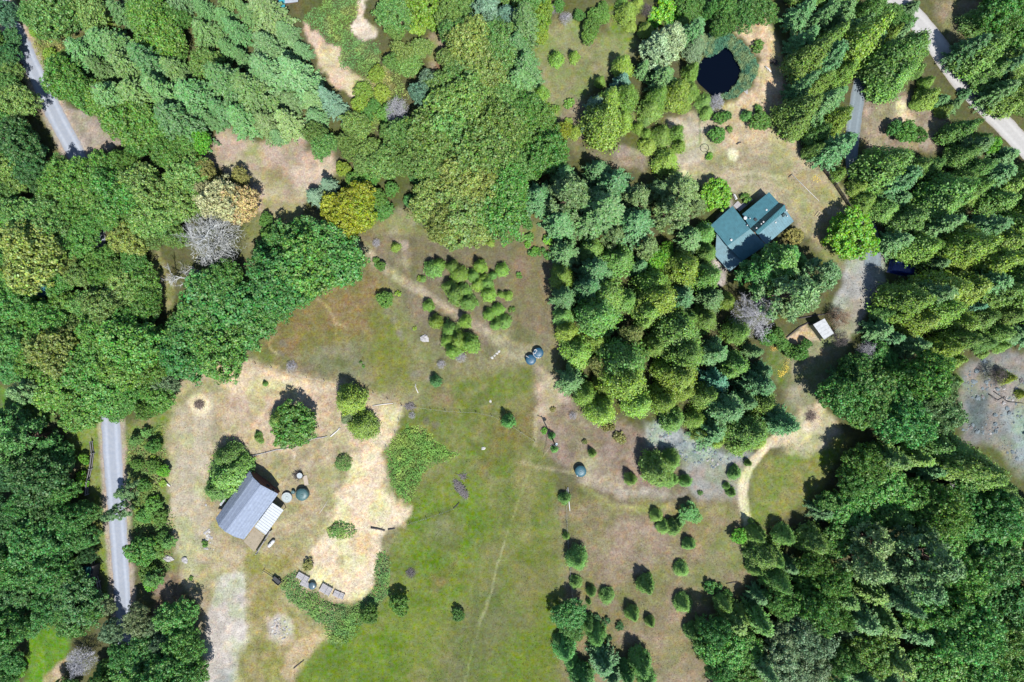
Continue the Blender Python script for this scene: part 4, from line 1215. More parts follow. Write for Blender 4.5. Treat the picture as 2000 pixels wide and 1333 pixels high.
# ------------------------------------------------------------------ blue tarpaulin over a car
def tarp():
    c = W(1762, 524, 0); z0 = c.z
    ang = math.atan2(-(530 - 519), 50)
    nx, ny = 40, 24; L, Wd = 6.4, 3.5
    V = []; rr = np.random.default_rng(4)
    Mx = Matrix.Rotation(ang, 3, 'Z')
    for j in range(ny + 1):
        for i in range(nx + 1):
            u = i / nx * 2 - 1; v = j / ny * 2 - 1
            x = u * L / 2; y = v * Wd / 2 * (1 - .12 * max(0, u) ** 2)
            bonnet = .95 + .55 * float(sstep(-.75, -.35, u)) * float(sstep(.85, .35, u))
            edge = float(sstep(1.0, .72, abs(u))) * float(sstep(1.0, .62, abs(v)))
            h = bonnet * edge + .03
            h += .07 * math.sin(v * 9 + u * 3) * (1 - edge) + .05 * (float(vnoise(np.array([x + 50.]), np.array([y + 50.]), .45, 77)[0]) - .5)
            if u < -.9 and v < -.5: x -= .5 * (-.5 - v)
            p = Mx @ Vector((x, y, 0))
            V.append((c.x + p.x, c.y + p.y, z0 + max(h, .02)))
    F = [(j * (nx + 1) + i, j * (nx + 1) + i + 1, (j + 1) * (nx + 1) + i + 1, (j + 1) * (nx + 1) + i) for j in range(ny) for i in range(nx)]
    m = mat('blue_tarpaulin', (.010, .028, .15), rough=.45, spec=.45, noise=.15, scale=2)
    t = thing('covered_car', c, 'car under a glossy blue tarpaulin in tree shade beside the parking area', 'car')
    part('tarpaulin', V, F, m, t, True)
    for sx_ in (-1.5, 1.5):
        for sy_ in (-.85, .85):
            q = Mx @ Vector((sx_, sy_, 0)); axv = Mx @ Vector((0, 1, 0)); q = Vector((c.x + q.x, c.y + q.y, z0 + .32))
            part('wheel', *tube([q - axv * .1, q + axv * .1], [.32, .32], 14), BLACK, t)
    for k in (-.9, 0, .9):
        p = Mx @ Vector((k, -Wd / 2 + .05, 0)); part('tie_rope', *tube([(c.x + p.x, c.y + p.y, z0 + .05), (c.x + p.x * 1.0, c.y + p.y - .4, z0 + .02)], [.015] * 2, 4), WHITE, t)


tarp()

# ------------------------------------------------------------------ rocks, piles
ROCK = mat('grey_rock', (.30, .29, .29), noise=.3, scale=2, bump=.5, bscale=5)
ROCKB = mat('blue_rock', P(144, 160, 168), noise=.3, scale=1.5, bump=.5, bscale=5)
ROCKW = mat('white_rock', (.40, .39, .37), noise=.15, scale=2)
ROCKD = mat('dark_rock', (.12, .11, .11), noise=.3, scale=2)


def rock_mesh(seed, m):
    r = np.random.default_rng(seed)
    V, F = lathe((0, 0, 0), [(.3, -.45), (.92, -.25), (1.0, .05), (.78, .42), (.4, .62), (.02, .68)], 9)
    V = np.array([tuple(v) for v in V]); V *= 1 + .16 * r.normal(size=(len(V), 1)) * np.array([1, 1, .8])
    me = bpy.data.meshes.new('rock'); me.from_pydata(V.tolist(), [], F); me.materials.append(m); me.update()
    return me


RM = {k: [rock_mesh(600 + i, m) for i in range(3)] for k, m in (('g', ROCK), ('b', ROCKB), ('w', ROCKW), ('d', ROCKD))}


def rock(k, x, y, r, label=None, parent=None, nm='rock', grp='loose rocks on the ground'):
    c = W(x, y); o = link(nm, random.choice(RM[k]), parent)
    og = ORIG.get(parent.name, Vector((0, 0, 0))) if parent is not None else Vector((0, 0, 0))
    o.location = c + Vector((0, 0, r * S * .12)) - og
    o.rotation_euler = (0, 0, random.uniform(0, 6)); s_ = r * S
    o.scale = (s_ * random.uniform(.8, 1.2), s_ * random.uniform(.8, 1.2), s_ * random.uniform(.5, .85))
    if parent is None: tag(o, label, 'rock', grp)
    return o


rock('g', 829, 661, 7, 'grey boulder in brown grass west of the young cedar grove')
for i, (x, y, r) in enumerate(((961, 699, 3), (966, 695, 2.6), (971, 691, 2.6), (975, 687, 2.4))):
    rock('w', x, y, r, ('white stone, ' + ('first', 'second', 'third', 'fourth')[i] + ' from the west in the short row near the grove'))
rock('w', 958, 784, 2.6, 'single white stone in the green meadow'); rock('w', 944, 876, 4, 'pale stone in meadow grass south-west of the lone meadow cedar', grp=None)
rock('g', 361, 1094, 7, 'dark rounded boulder at the barn yard edge by the roadside trees'); rock('g', 328, 1091, 8, 'broad dark boulder among roadside shrubs')
rock('g', 402, 987, 2.5, 'small dark stone on the gravel track west of the barn')
rp = thing('rock_pile', W(406, 1045), 'scatter of grey and white rocks round a small shrub west of the barn', 'rock pile')
for _ in range(26):
    rock(random.choice('ggwd'), random.gauss(405, 5), random.uniform(1034, 1076), random.uniform(1.2, 3.0), parent=rp)
rp = thing('stone_mound', W(548, 1228), 'low pale mound of rubble on the dry grass', 'mound')
for _ in range(46):
    a_ = random.uniform(0, 6.28); q = random.random() ** .6
    rock(random.choice('gggdw'), 548 + math.cos(a_) * 20 * q, 1228 + math.sin(a_) * 21 * q, random.uniform(1.0, 2.4), parent=rp)
rp = thing('scree', W(1330, 850), 'fractured bluish rock outcrop spilling below the cedar wood', 'rock outcrop')
k = 0
while k < 150:
    x, y = random.uniform(1255, 1470), random.uniform(810, 925)
    if polysd(np.array([x]), np.array([y]), [(1262, 835), (1303, 810), (1345, 850), (1400, 880), (1470, 885), (1450, 900), (1400, 915), (1345, 905), (1310, 880), (1270, 870)])[0] > 0:
        rock(random.choice('bbbbbgd'), x, y, random.choice((.9, 1.2, 1.5, 1.8, 2.6)) * random.uniform(.8, 1.2), parent=rp); k += 1
rp = thing('scree', W(1940, 800), 'shattered blue-green rock scree at the eastern edge', 'rock outcrop')
k = 0
while k < 170:
    x, y = random.uniform(1875, 2010), random.uniform(700, 925)
    if polysd(np.array([x]), np.array([y]), [(1885, 735), (1925, 695), (2010, 690), (2010, 920), (1960, 880), (1920, 850), (1880, 840)])[0] > 0:
        dens = vnoise(np.array([x]), np.array([y]), 30, 71)[0]
        if dens < .45: continue
        rock(random.choice('bbbbbbgd'), x, y, random.choice((1.0, 1.4, 1.8, 2.4, 4.2)) * random.uniform(.8, 1.2), parent=rp); k += 1


def brush(x, y, rx, ry, rot, n, hmax, m, label, nm='brush_pile', cat='brush pile'):
    """heap of crossing sticks"""
    c = W(x, y); t = thing(nm, c, label, cat)
    ps = []
    for _ in range(n):
        a_ = random.uniform(0, 6.28); q = random.random() ** .6
        u_, v_ = math.cos(a_) * rx * q, math.sin(a_) * ry * q
        px_ = x + u_ * math.cos(rot) - v_ * math.sin(rot); py_ = y + u_ * math.sin(rot) + v_ * math.cos(rot)
        p_ = W(px_, py_); zz = hmax * (1 - q * q) * random.uniform(.4, 1)
        d_ = Vector((random.gauss(0, 1), random.gauss(0, 1), random.gauss(0, .25))).normalized() * random.uniform(.3, .8)
        ps.append(tube([p_ + Vector((0, 0, zz + .06)) - d_, p_ + Vector((0, 0, zz + .1)) + d_ * .1, p_ + Vector((0, 0, zz + .05)) + d_], [.035, .03, .012], 4, False))
    part('sticks', *merge(ps), m, t)
    lower = [tube([W(x + random.uniform(-.6, .6) * rx, y + random.uniform(-.6, .6) * ry) + Vector((0, 0, .1)), W(x + random.uniform(-.6, .6) * rx, y + random.uniform(-.6, .6) * ry) + Vector((0, 0, .2))], [.09, .06], 6) for _ in range(6)]
    part('poles', *merge(lower), DARKWOOD, t)
    return t


brush(390, 790, 9, 8, 0, 120, .7, mat('brown_sticks', (.17, .13, .11), noise=.3), 'brown burn pile of sticks in a straw ring')
brush(900, 955, 22, 7, .95, 320, .7, mat('grey_sticks', (.20, .18, .18), noise=.3), 'long grey windrow of brush lying in the green meadow')
brush(803, 1118, 8, 8, 0, 60, .3, ROCKD, 'flat dark heap of sticks in the lower meadow')
brush(802, 794, 10, 7, .2, 110, .45, mat('grey_sticks', (.20, .18, .18)), 'grey twig heap at the corner of the yard fence')
brush(584, 928, 9, 8, .3, 110, .9, DEADDARK, 'tangle of bare dark twigs round the dark barrel', 'bare_twigs', 'twigs')
brush(1512, 122, 9, 6, .5, 70, .35, DARKWOOD, 'dark brush scatter at the wood edge east of the pond')
brush(1262, 20, 14, 10, .5, 90, .5, mat('brown_sticks', (.17, .13, .11)), 'brown slash heap at the northern edge above the meadow')
brush(1583, 812, 10, 10, 0, 90, .3, mat('brown_sticks', (.17, .13, .11)), 'brown twig litter on the tan clearing')
brush(862, 125, 10, 18, .3, 120, .4, mat('rust_sticks', (.22, .12, .07), noise=.3), 'rusty branch litter in the northern oak gap')
brush(905, 932, 12, 6, .4, 40, .2, mat('grey_sticks', (.20, .18, .18)), 'thin grey twig litter beside the long windrow')

# ------------------------------------------------------------------ vegetation: one set of meshes for each kind
def unit(v):
    return v / (np.linalg.norm(v, axis=-1, keepdims=True) + 1e-9)


def leaves(c, n, a, b, u=None, rng=RNG):
    """rhombic leaves: centres, normals, half length, half width"""
    N = len(c)
    n = unit(n)
    if u is None:
        u = rng.normal(size=(N, 3))
    u = unit(u - (u * n).sum(-1, keepdims=True) * n)
    v = np.cross(n, u)
    a = np.broadcast_to(np.asarray(a, float), (N,))[:, None]; b = np.broadcast_to(np.asarray(b, float), (N,))[:, None]
    return np.stack([c + u * a, c + v * b + u * a * .15, c - u * a, c - v * b + u * a * .15], 1).reshape(-1, 3)


def tones(N, clump=None, rng=RNG, amp=.3):
    t = np.empty((N, 3))
    t[:, 0] = 1 + amp * (rng.random(N) - .5) * 2
    if clump is not None: t[:, 0] *= clump
    t[:, 1] = rng.random(N); t[:, 2] = rng.random(N)
    return t


def crown_broad(seed, R, H, hb, nc=110, per=62, leaf=.26, flat=.62, lobes=.2, rc=.21):
    """spreading crown of leaf clumps"""
    r = np.random.default_rng(seed)
    d = r.normal(size=(nc * 3, 3)); d = unit(d); d = d[d[:, 2] > -.25][:nc]
    nc = len(d)
    az = np.arctan2(d[:, 1], d[:, 0])
    lob = 1 + lobes * (np.sin(az * 2 + r.random() * 6) * .5 + np.sin(az * 3 + r.random() * 6) * .5 + r.normal(size=nc) * .35)
    rad = np.where(r.random(nc) < .8, r.uniform(.72, .95, nc), r.uniform(.35, .7, nc)) * lob
    hc = H - hb
    C = np.stack([d[:, 0] * R * rad, d[:, 1] * R * rad, hb + hc * .38 + d[:, 2] * hc * .56 * rad], -1)
    rcs = R * rc * r.uniform(.6, 1.35, nc)
    k = np.repeat(np.arange(nc), per)
    out = unit(C - np.array([0, 0, hb + hc * .2]))
    dd = unit(r.normal(size=(len(k), 3)) + .55 * out[k] + np.array([0, 0, .35]))
    pos = C[k] + dd * (rcs[k] * r.uniform(.55, 1.08, len(k)))[:, None] * np.array([1, 1, flat + .15])
    nrm = unit(dd * .9 + r.normal(size=(len(k), 3)) * .55)
    a = leaf * r.uniform(.6, 1.4, len(k))
    V = leaves(pos, nrm, a, a * r.uniform(.55, .9, len(k)), rng=r)
    cl = r.uniform(.8, 1.2, nc)[k]
    return V, tones(len(k), cl, r, .22)


def crown_cone(seed, R, H, hb, nc=190, per=30, leaf=.24, power=.72, rag=.16, upright=.38):
    """dense tapering crown of upswept sprays"""
    r = np.random.default_rng(seed)
    t = 1 - np.sqrt(r.random(nc)); t = np.concatenate([t, r.random(nc // 4) ** .6])
    nc = len(t)
    az = r.random(nc) * 2 * np.pi
    prof = np.minimum(1, .62 + t * 3.2) * (1 - t) ** power
    lob = 1 + rag * (np.sin(az * 3 + r.random() * 6 + t * 4) * .5 + r.normal(size=nc) * .6)
    rad = R * prof * lob * .9
    C = np.stack([np.cos(az) * rad, np.sin(az) * rad, hb + (H - hb) * t], -1)
    k = np.repeat(np.arange(nc), per)
    out = np.stack([np.cos(az), np.sin(az), np.full(nc, .35)], -1)
    sz = (R * .16 + .12) * r.uniform(.6, 1.3, nc) * (1 - .45 * t)
    off = r.normal(size=(len(k), 3)) * np.array([1, 1, 1.3]) + out[k] * .5
    pos = C[k] + off * sz[k][:, None] * .62
    nrm = unit(out[k] * .75 + np.array([0, 0, upright]) + r.normal(size=(len(k), 3)) * .36)
    a = leaf * r.uniform(.6, 1.35, len(k)) * (1 - .3 * t[k])
    up = np.array([0, 0, 1.0]) + out[k] * .4 + r.normal(size=(len(k), 3)) * .5
    V = leaves(pos, nrm, a, a * r.uniform(.45, .75, len(k)), up, r)
    cl = r.uniform(.78, 1.22, nc)[k]
    return V, tones(len(k), cl, r, .22)


def crown_fir(seed, R, H, hb, levels=19, leaf=.42):
    """tiers of drooping boughs"""
    r = np.random.default_rng(seed)
    Vs = []; T = []
    for i in range(levels):
        t = (i + r.uniform(-.3, .3)) / levels
        t = min(max(t, 0), .985)
        z0 = hb + (H - hb) * t
        nb = int(r.integers(6, 9)) if t < .85 else 5
        a0 = r.random() * 6.28
        for j in range(nb):
            az = a0 + 6.283 * j / nb + r.normal() * .22
            L = R * ((1 - t) ** .8 * .95 + .06) * r.uniform(.68, 1.12)
            d = np.array([np.cos(az), np.sin(az), 0]); sd = np.array([-d[1], d[0], 0])
            nn = max(6, int(26 * L / R) + 6)
            s = np.repeat(np.linspace(.15, 1, nn), 2); side = np.tile([1., -1.], nn)
            wv = .30 * L * (1.08 - s) * 1.0 + .10
            base = d * (L * s)[:, None] + np.array([0, 0, 1.0]) * (z0 + .16 * L * s - .34 * L * s * s)[:, None]
            pos = base + sd * (side * wv * r.uniform(.15, .75, len(s)))[:, None] + r.normal(size=(len(s), 3)) * np.array([.12, .12, .08])
            dirv = d * .75 + sd * (side * .75)[:, None] + np.array([0, 0, -.18])
            nrm = np.array([0, 0, 1.0]) + r.normal(size=(len(s), 3)) * .38 + d * .15
            a = np.maximum(wv * .42, leaf * .42) * r.uniform(.6, 1.3, len(s))
            Vs.append(leaves(pos, nrm, a, a * .42 + .05, dirv, r))
            T.append(tones(len(s), r.uniform(.78, 1.22), r, .2))
            # tip tufts hanging over
            m_ = 12
            p2 = d * (L * r.uniform(.7, 1.03, m_))[:, None] + np.array([0, 0, z0 - .2 * L]) + r.normal(size=(m_, 3)) * .16
            Vs.append(leaves(p2, d * .5 + np.array([0, 0, .8]) + r.normal(size=(m_, 3)) * .5, leaf * .5, leaf * .2, d + r.normal(size=(m_, 3)) * .4, r))
            T.append(tones(m_, 1.08, r, .2))
    return np.concatenate(Vs), np.concatenate(T)


def crown_pine(seed, R, H, hb, npuff=105, per=44):
    """needle puffs at the ends of open boughs"""
    r = np.random.default_rng(seed)
    t = r.random(npuff) ** .85
    prof = np.minimum(1, .55 + t * 1.6) * (1 - t) ** .62 + .05
    az = r.random(npuff) * 6.283
    rad = R * prof * np.where(r.random(npuff) < .72, r.uniform(.75, 1.05, npuff), r.uniform(.3, .7, npuff))
    C = np.stack([np.cos(az) * rad, np.sin(az) * rad, hb + (H - hb) * t * .97], -1)
    k = np.repeat(np.arange(npuff), per)
    d = unit(r.normal(size=(len(k), 3)) + np.array([0, 0, .5]))
    sz = R * .17 * r.uniform(.65, 1.3, npuff)
    pos = C[k] + d * (sz[k] * r.uniform(.35, .95, len(k)))[:, None] * np.array([1, 1, .7])
    a = R * .058 * r.uniform(.7, 1.3, len(k))
    V = leaves(pos, d * .5 + r.normal(size=(len(k), 3)) * .6 + np.array([0, 0, .4]), a, a * .42, d, r)
    return V, tones(len(k), r.uniform(.8, 1.22, npuff)[k], r, .22)


def trunk_mesh(seed, H, r0, limbs, reach, hb, m, lean=.02, top=.9):
    r = random.Random(seed)
    ps = []; rr = []
    for i in range(7):
        t = i / 6
        ps.append((r.gauss(0, lean) * H * t * .5, r.gauss(0, lean) * H * t * .5, -.35 + (H * top + .35) * t)); rr.append(r0 * (1.35 if i == 0 else 1) * (1 - .86 * t))
    parts = [tube(ps, rr, 8)]
    for k in range(limbs):
        t = r.uniform(hb / H * .9, .72); z = H * top * t
        az = 6.283 * k / limbs + r.uniform(-.4, .4); L = reach * (1 - t * .6) * r.uniform(.7, 1)
        x, y = ps[int(t * 6)][:2]
        q = [(x, y, z), (x + math.cos(az) * L * .5, y + math.sin(az) * L * .5, z + L * .28), (x + math.cos(az) * L, y + math.sin(az) * L, z + L * .62)]
        parts.append(tube(q, [r0 * .42 * (1 - t * .5), r0 * .28 * (1 - t * .5), r0 * .07], 5))
    V, F = merge(parts)
    me = bpy.data.meshes.new('trunk'); me.from_pydata([tuple(v) for v in V], [], F)
    me.materials.append(m); me.polygons.foreach_set('use_smooth', [True] * len(me.polygons)); me.update()
    return me


def bare_meshes(seed, R, H, m, twigs=3, hb=.25, n0=9):
    """leafless tree: a trunk and its fine branches"""
    r = random.Random(seed)
    trunk = [tube([(0, 0, -.3), (r.gauss(0, .1), r.gauss(0, .1), H * .3), (r.gauss(0, .2), r.gauss(0, .2), H * .62), (r.gauss(0, .3), r.gauss(0, .3), H * .9)], [R * .05, R * .042, R * .026, R * .008], 7)]
    br = []

    def grow(p, d, L, rad, lev):
        q = [p]; rr = [rad]
        dd = d.copy()
        for i in range(3):
            dd = (dd + Vector((r.gauss(0, .22), r.gauss(0, .22), r.gauss(0, .14)))).normalized()
            q.append(q[-1] + dd * L / 3); rr.append(rad * (1 - .28 * (i + 1)))
        br.append(tube(q, rr, 4 if lev == 0 else 3, False))
        if lev < twigs:
            for i in range((7, 6, 5, 4)[lev]):
                t = r.uniform(.2, 1); j = min(int(t * 3), 2); pp = q[j].lerp(q[j + 1], t * 3 - j)
                nd = (dd + Vector((r.gauss(0, .75), r.gauss(0, .75), r.gauss(.1, .45)))).normalized()
                grow(pp, nd, L * r.uniform(.38, .62), max(rad * .5, .012), lev + 1)
    for k in range(n0):
        t = r.uniform(hb, .88); az = 6.283 * k / n0 + r.uniform(-.4, .4)
        grow(Vector((0, 0, H * t)), Vector((math.cos(az), math.sin(az), r.uniform(.2, .9))).normalized(), R * (1.0 - .45 * t) * r.uniform(.75, 1.05), R * .024, 0)
    out = []
    rg = np.random.default_rng(seed)
    dd_ = unit(rg.normal(size=(2600, 3))); dd_[:, 2] = np.abs(dd_[:, 2]) * .9 - .15
    cc_ = dd_ * (R * rg.uniform(.45, 1.0, 2600))[:, None] * np.array([1, 1, H * .5 / R]) + np.array([0, 0, H * .5])
    TV = leaves(cc_, rg.normal(size=(2600, 3)), R * .075, R * .0055, dd_ + rg.normal(size=(2600, 3)) * .6, rg)
    for nm, ps in (('trunk', trunk), ('branches', br)):
        V, F = merge(ps)
        me = bpy.data.meshes.new(nm); me.from_pydata([tuple(v) for v in V], [], F); me.materials.append(m); me.update(); out.append(me)
    out.append(quads_mesh('twigs', TV, 2600, m))
    return out


def crown_cedar(seed, R, H, hb):
    """one main leader and a few lower ones"""
    r = random.Random(seed)
    out = [crown_cone(seed, R * r.uniform(.66, .95), H, hb, nc=210, per=44, leaf=.17, power=r.uniform(.78, 1.12), rag=.28)]
    for k in range(r.randint(1, 4)):
        a = r.uniform(0, 6.283); q = R * r.uniform(.3, .6); f = r.uniform(.5, .88)
        V, T = crown_cone(seed * 7 + k, R * r.uniform(.35, .6), H * f, hb, nc=85, per=40, leaf=.16, power=r.uniform(.85, 1.15), rag=.32)
        out.append((V + np.array([math.cos(a) * q, math.sin(a) * q, 0]), T * np.array([r.uniform(.85, 1.15), 1, 1])))
    V = np.concatenate([o_[0] for o_ in out]); T = np.concatenate([o_[1] for o_ in out])
    return V, T


PROTO = {}


def protos(kind, n, R, H, fn, trunk):
    L = []
    for i in range(n):
        V, T = fn(i)
        L.append((quads_mesh(kind + '_crown', V, len(V) // 4, NEEDLE if kind in ('fir', 'cedar', 'young', 'pine') else LEAF, {'tone': T}), trunk(i)))
    PROTO[kind] = (R, H, L)


protos('oak', 5, 4.5, 9.6, lambda i: crown_broad(100 + i, 4.5, 9.6, 2.2, nc=340, per=46, leaf=.165, rc=.15, lobes=.26), lambda i: trunk_mesh(100 + i, 9.6, .34, 7, 3.4, 2.2, BARK))
protos('leafy', 3, 3.4, 6.4, lambda i: crown_broad(130 + i, 3.4, 6.4, 1.2, nc=230, per=50, leaf=.15, lobes=.18, rc=.15, flat=.7), lambda i: trunk_mesh(130 + i, 6.4, .2, 6, 2.4, 1.4, BARK))
protos('shrub', 3, 1.3, 1.7, lambda i: crown_broad(150 + i, 1.3, 1.75, .05, nc=34, per=40, leaf=.14, lobes=.2, rc=.3), lambda i: trunk_mesh(150 + i, 1.5, .06, 5, .9, .3, BARK))
protos('cedar', 9, 3.3, 9.6, lambda i: crown_cedar(170 + i * 3, 3.3, 9.6, .6), lambda i: trunk_mesh(170 + i, 9.6, .22, 8, 1.6, 1.2, BARK_RED, .01))
protos('young', 4, 1.7, 4.4, lambda i: crown_cone(190 + i, 1.7, 4.4, .15, nc=120, per=34, leaf=.13, power=(.85, .95, 1.05, .8)[i], rag=.22), lambda i: trunk_mesh(190 + i, 4.4, .1, 6, .8, .5, BARK_RED, .01))
protos('fir', 7, 4.2, 14.0, lambda i: crown_fir(210 + i, 4.2 * (1, .85, 1.1, .95, 1.05, .8, 1)[i], 14.0 * (1, 1.1, .92, 1, .85, 1.12, 1)[i], 1.2, (19, 17, 21, 16, 20, 18, 15)[i]), lambda i: trunk_mesh(210 + i, 13.4, .3, 10, 2.2, 1.6, BARK, .008, .97))
protos('pine', 5, 4.0, 12.0, lambda i: crown_pine(230 + i, 4.0, 12.0, 2.0, (115, 95, 130, 105, 90)[i], (62, 70, 60, 64, 70)[i]), lambda i: trunk_mesh(230 + i, 12.0, .3, 14, 3.0, 2.4, BARK_RED, .012, .95))
BARE = {'grey': [bare_meshes(250 + i, 5.0, 9.0, DEADWOOD, 3) for i in range(2)],
        'lilac': [bare_meshes(260 + i, 2.6, 5.0, mat('lilac_twigs', (.36, .36, .39), noise=.25, scale=2), 3) for i in range(2)],
        'snag': [bare_meshes(270, 4.2, 10.0, DEADWOOD, 2, .15, 12)],
        'dark': [bare_meshes(280, 3.4, 7.0, DEADDARK, 3)],
        'brown': [bare_meshes(285, 3.0, 4.0, mat('brown_twigs', (.20, .13, .08), noise=.3, scale=2), 3)],
        'twig': [bare_meshes(290 + i, 1.2, 1.3, mat('pale_twigs', (.36, .35, .38), noise=.25, scale=2), 2, .05) for i in range(2)]}

# base colours of foliage
COLS = {
    'green': (.082, .188, .030), 'mid': (.102, .196, .042), 'olive': (.142, .202, .044), 'dark': (.068, .178, .034), 'deep': (.046, .126, .034),
    'grey': (.092, .164, .054), 'greyfir': (.070, .146, .040), 'blue': (.080, .155, .094), 'fir': (.064, .148, .044), 'teal': (.060, .172, .090),
    'cedar': (.124, .208, .026), 'cedar2': (.096, .186, .032), 'cedar3': (.190, .240, .020), 'bright': (.105, .280, .018), 'lime': (.155, .250, .026),
    'yellow': (.205, .245, .014), 'tan': (.330, .285, .125), 'bronze': (.175, .185, .050), 'moss': (.118, .176, .080), 'pale': (.150, .212, .100),
}
WORDS = {
    'green': 'green', 'mid': 'mid-green', 'olive': 'olive', 'dark': 'dark green', 'deep': 'deep green', 'grey': 'grey-green', 'greyfir': 'grey-green', 'blue': 'blue-grey',
    'fir': 'dark green', 'teal': 'teal green', 'cedar': 'yellow-green', 'cedar2': 'green', 'cedar3': 'golden-green', 'bright': 'bright green', 'lime': 'lime green',
    'yellow': 'golden yellow', 'tan': 'tan', 'bronze': 'bronze', 'moss': 'mossy', 'pale': 'pale green',
}
KIND = {  # code: mesh set, noun, adjective, height from crown radius in m, share of the height where the crown shows widest
    'O': ('oak', 'oak_tree', 'broad', lambda R: 1.4 * R + 3.2, .55), 'F': ('fir', 'fir_tree', 'tall', lambda R: 2.45 * R, .42), 'C': ('cedar', 'cedar_tree', 'dense', lambda R: 2.85 * R, .36),
    'Y': ('young', 'young_cedar', 'conical', lambda R: 2.9 * R, .32), 'P': ('pine', 'pine_tree', 'open', lambda R: 2.9 * R, .48), 'D': ('leafy', 'leafy_tree', 'bushy', lambda R: 1.75 * R + .3, .5),
    'H': ('oak', 'broadleaf_tree', 'rounded', lambda R: 1.5 * R + 3.2, .55), 'M': ('oak', 'madrone_tree', 'leafy', lambda R: 1.5 * R + 3.0, .55),
    'S': ('shrub', 'shrub', 'low', lambda R: 1.25 * R, .45),
}
NOUN = {'broadleaf_tree': 'broadleaf tree', 'madrone_tree': 'madrone', 'oak_tree': 'oak', 'fir_tree': 'fir', 'cedar_tree': 'cedar', 'young_cedar': 'young cedar', 'pine_tree': 'pine', 'leafy_tree': 'leafy tree', 'shrub': 'shrub', 'bare_tree': 'leafless tree'}
PLANTS = []
TR = random.Random(77)


def plant(code, x, y, r, c, hk=1.0, grp=None):
    """x, y, r: where the photo shows the crown (pixels)"""
    ms, nm, adj, hf, ch = KIND[code]
    R0, H0, L = PROTO[ms]
    R = r * S * (1.13 if r > 17 and code in 'OHCFP' else 1.0)
    h = hf(R) * hk * (TR.uniform(.75, 1.4) if code == 'H' else TR.uniform(.8, 1.3))
    if 1540 < x < 1760 and y < 330 and code in 'CF': h *= 1.25
    k = 1 - ch * h / HC
    R *= k
    gx, gy = G(x, y); gx *= k; gy *= k
    i = TR.randrange(len(L))
    t = bpy.data.objects.new(nm, None); t.empty_display_size = .5
    t.location = (gx, gy, gzf(gx, gy) - .03)
    sxy = R / R0
    t.scale = (sxy * TR.uniform(.94, 1.06), sxy * TR.uniform(.94, 1.06), h / H0)
    t.rotation_euler = (0, 0, TR.uniform(0, 6.283))
    col.objects.link(t)
    cr = bpy.data.objects.new('crown', L[i][0]); cr.parent = t; col.objects.link(cr)
    b = COLS[c]; v = TR.uniform(.80, 1.2); w = TR.uniform(-.18, .15)
    cr.color = (b[0] * v * (1 + w), b[1] * v, b[2] * v * (1 - w * .5), 1)
    tk = bpy.data.objects.new('stems' if code == 'S' else 'trunk', L[i][1]); tk.parent = t; col.objects.link(tk)
    PLANTS.append((t, nm, adj, WORDS[c], x, y, r, grp))
    return t


def bare(style, x, y, r, adj, word, h=None, tilt=None, nm='bare_tree', grp=None):
    L = BARE[style]; R0 = {'grey': 5.0, 'lilac': 2.6, 'snag': 4.2, 'dark': 3.4, 'brown': 3.0, 'twig': 1.2}[style]
    tm, bm, wm = L[TR.randrange(len(L))]
    R = r * S; sc_ = R / R0
    hh = {'grey': 9., 'lilac': 5., 'snag': 10., 'dark': 7., 'brown': 4., 'twig': 1.3}[style] * sc_
    k = 1 - .5 * hh / HC
    gx, gy = G(x, y); gx *= k; gy *= k
    t = bpy.data.objects.new(nm, None); t.location = (gx, gy, gzf(gx, gy)); t.scale = (sc_,) * 3
    t.rotation_euler = tilt or (0, 0, TR.uniform(0, 6.28)); col.objects.link(t)
    for n_, me in (('trunk', tm), ('branches', bm)) + ((('twigs', wm),) if style != 'snag' else ()):
        q = bpy.data.objects.new(n_, me); q.parent = t; col.objects.link(q)
    PLANTS.append((t, nm, adj, word, x, y, r, grp))
    return t


def batch(code, c, rows, hk=1.0, grp=None):
    """rows: x,y,r triples written in one string"""
    for q in rows.split():
        x, y, r = map(float, q.split(','))
        jt = 15 if (x > 1790 and 330 < y < 700) or (1110 < x < 1530 and 500 < y < 820) else 6
        if r > 21: x += jt * math.sin(x * 3.1 + y); y += jt * math.sin(y * 2.7 + x)
        if code == 'C' and r > 21 and y < 860 and x > 1040 and int(x * 7 + y * 3) % 3 == 0: plant('F', x, y, r * (.8 + .4 * abs(math.sin(x))), 'fir', hk * 1.2, grp)
        elif code == 'Y' and 800 < x < 1000 and int(x + y) % 2: plant(code, x, y, r, 'cedar2', hk, grp)
        elif code == 'H' and x > 1340 and int(x * 5 + y * 11) % 4 == 0: plant('F', x, y, r * 1.05, 'fir' if int(x) % 2 else 'cedar2', 1.15, grp)
        elif code == 'H' and x > 1340 and int(x * 5 + y * 11) % 4 == 1: plant('H', x, y, r * 1.15, 'green', hk, grp)
        else: plant(code, x, y, r * (1.06 + .34 * math.sin(x * 1.7 + y * 2.3)) if r > 21 else r, c, hk, grp)


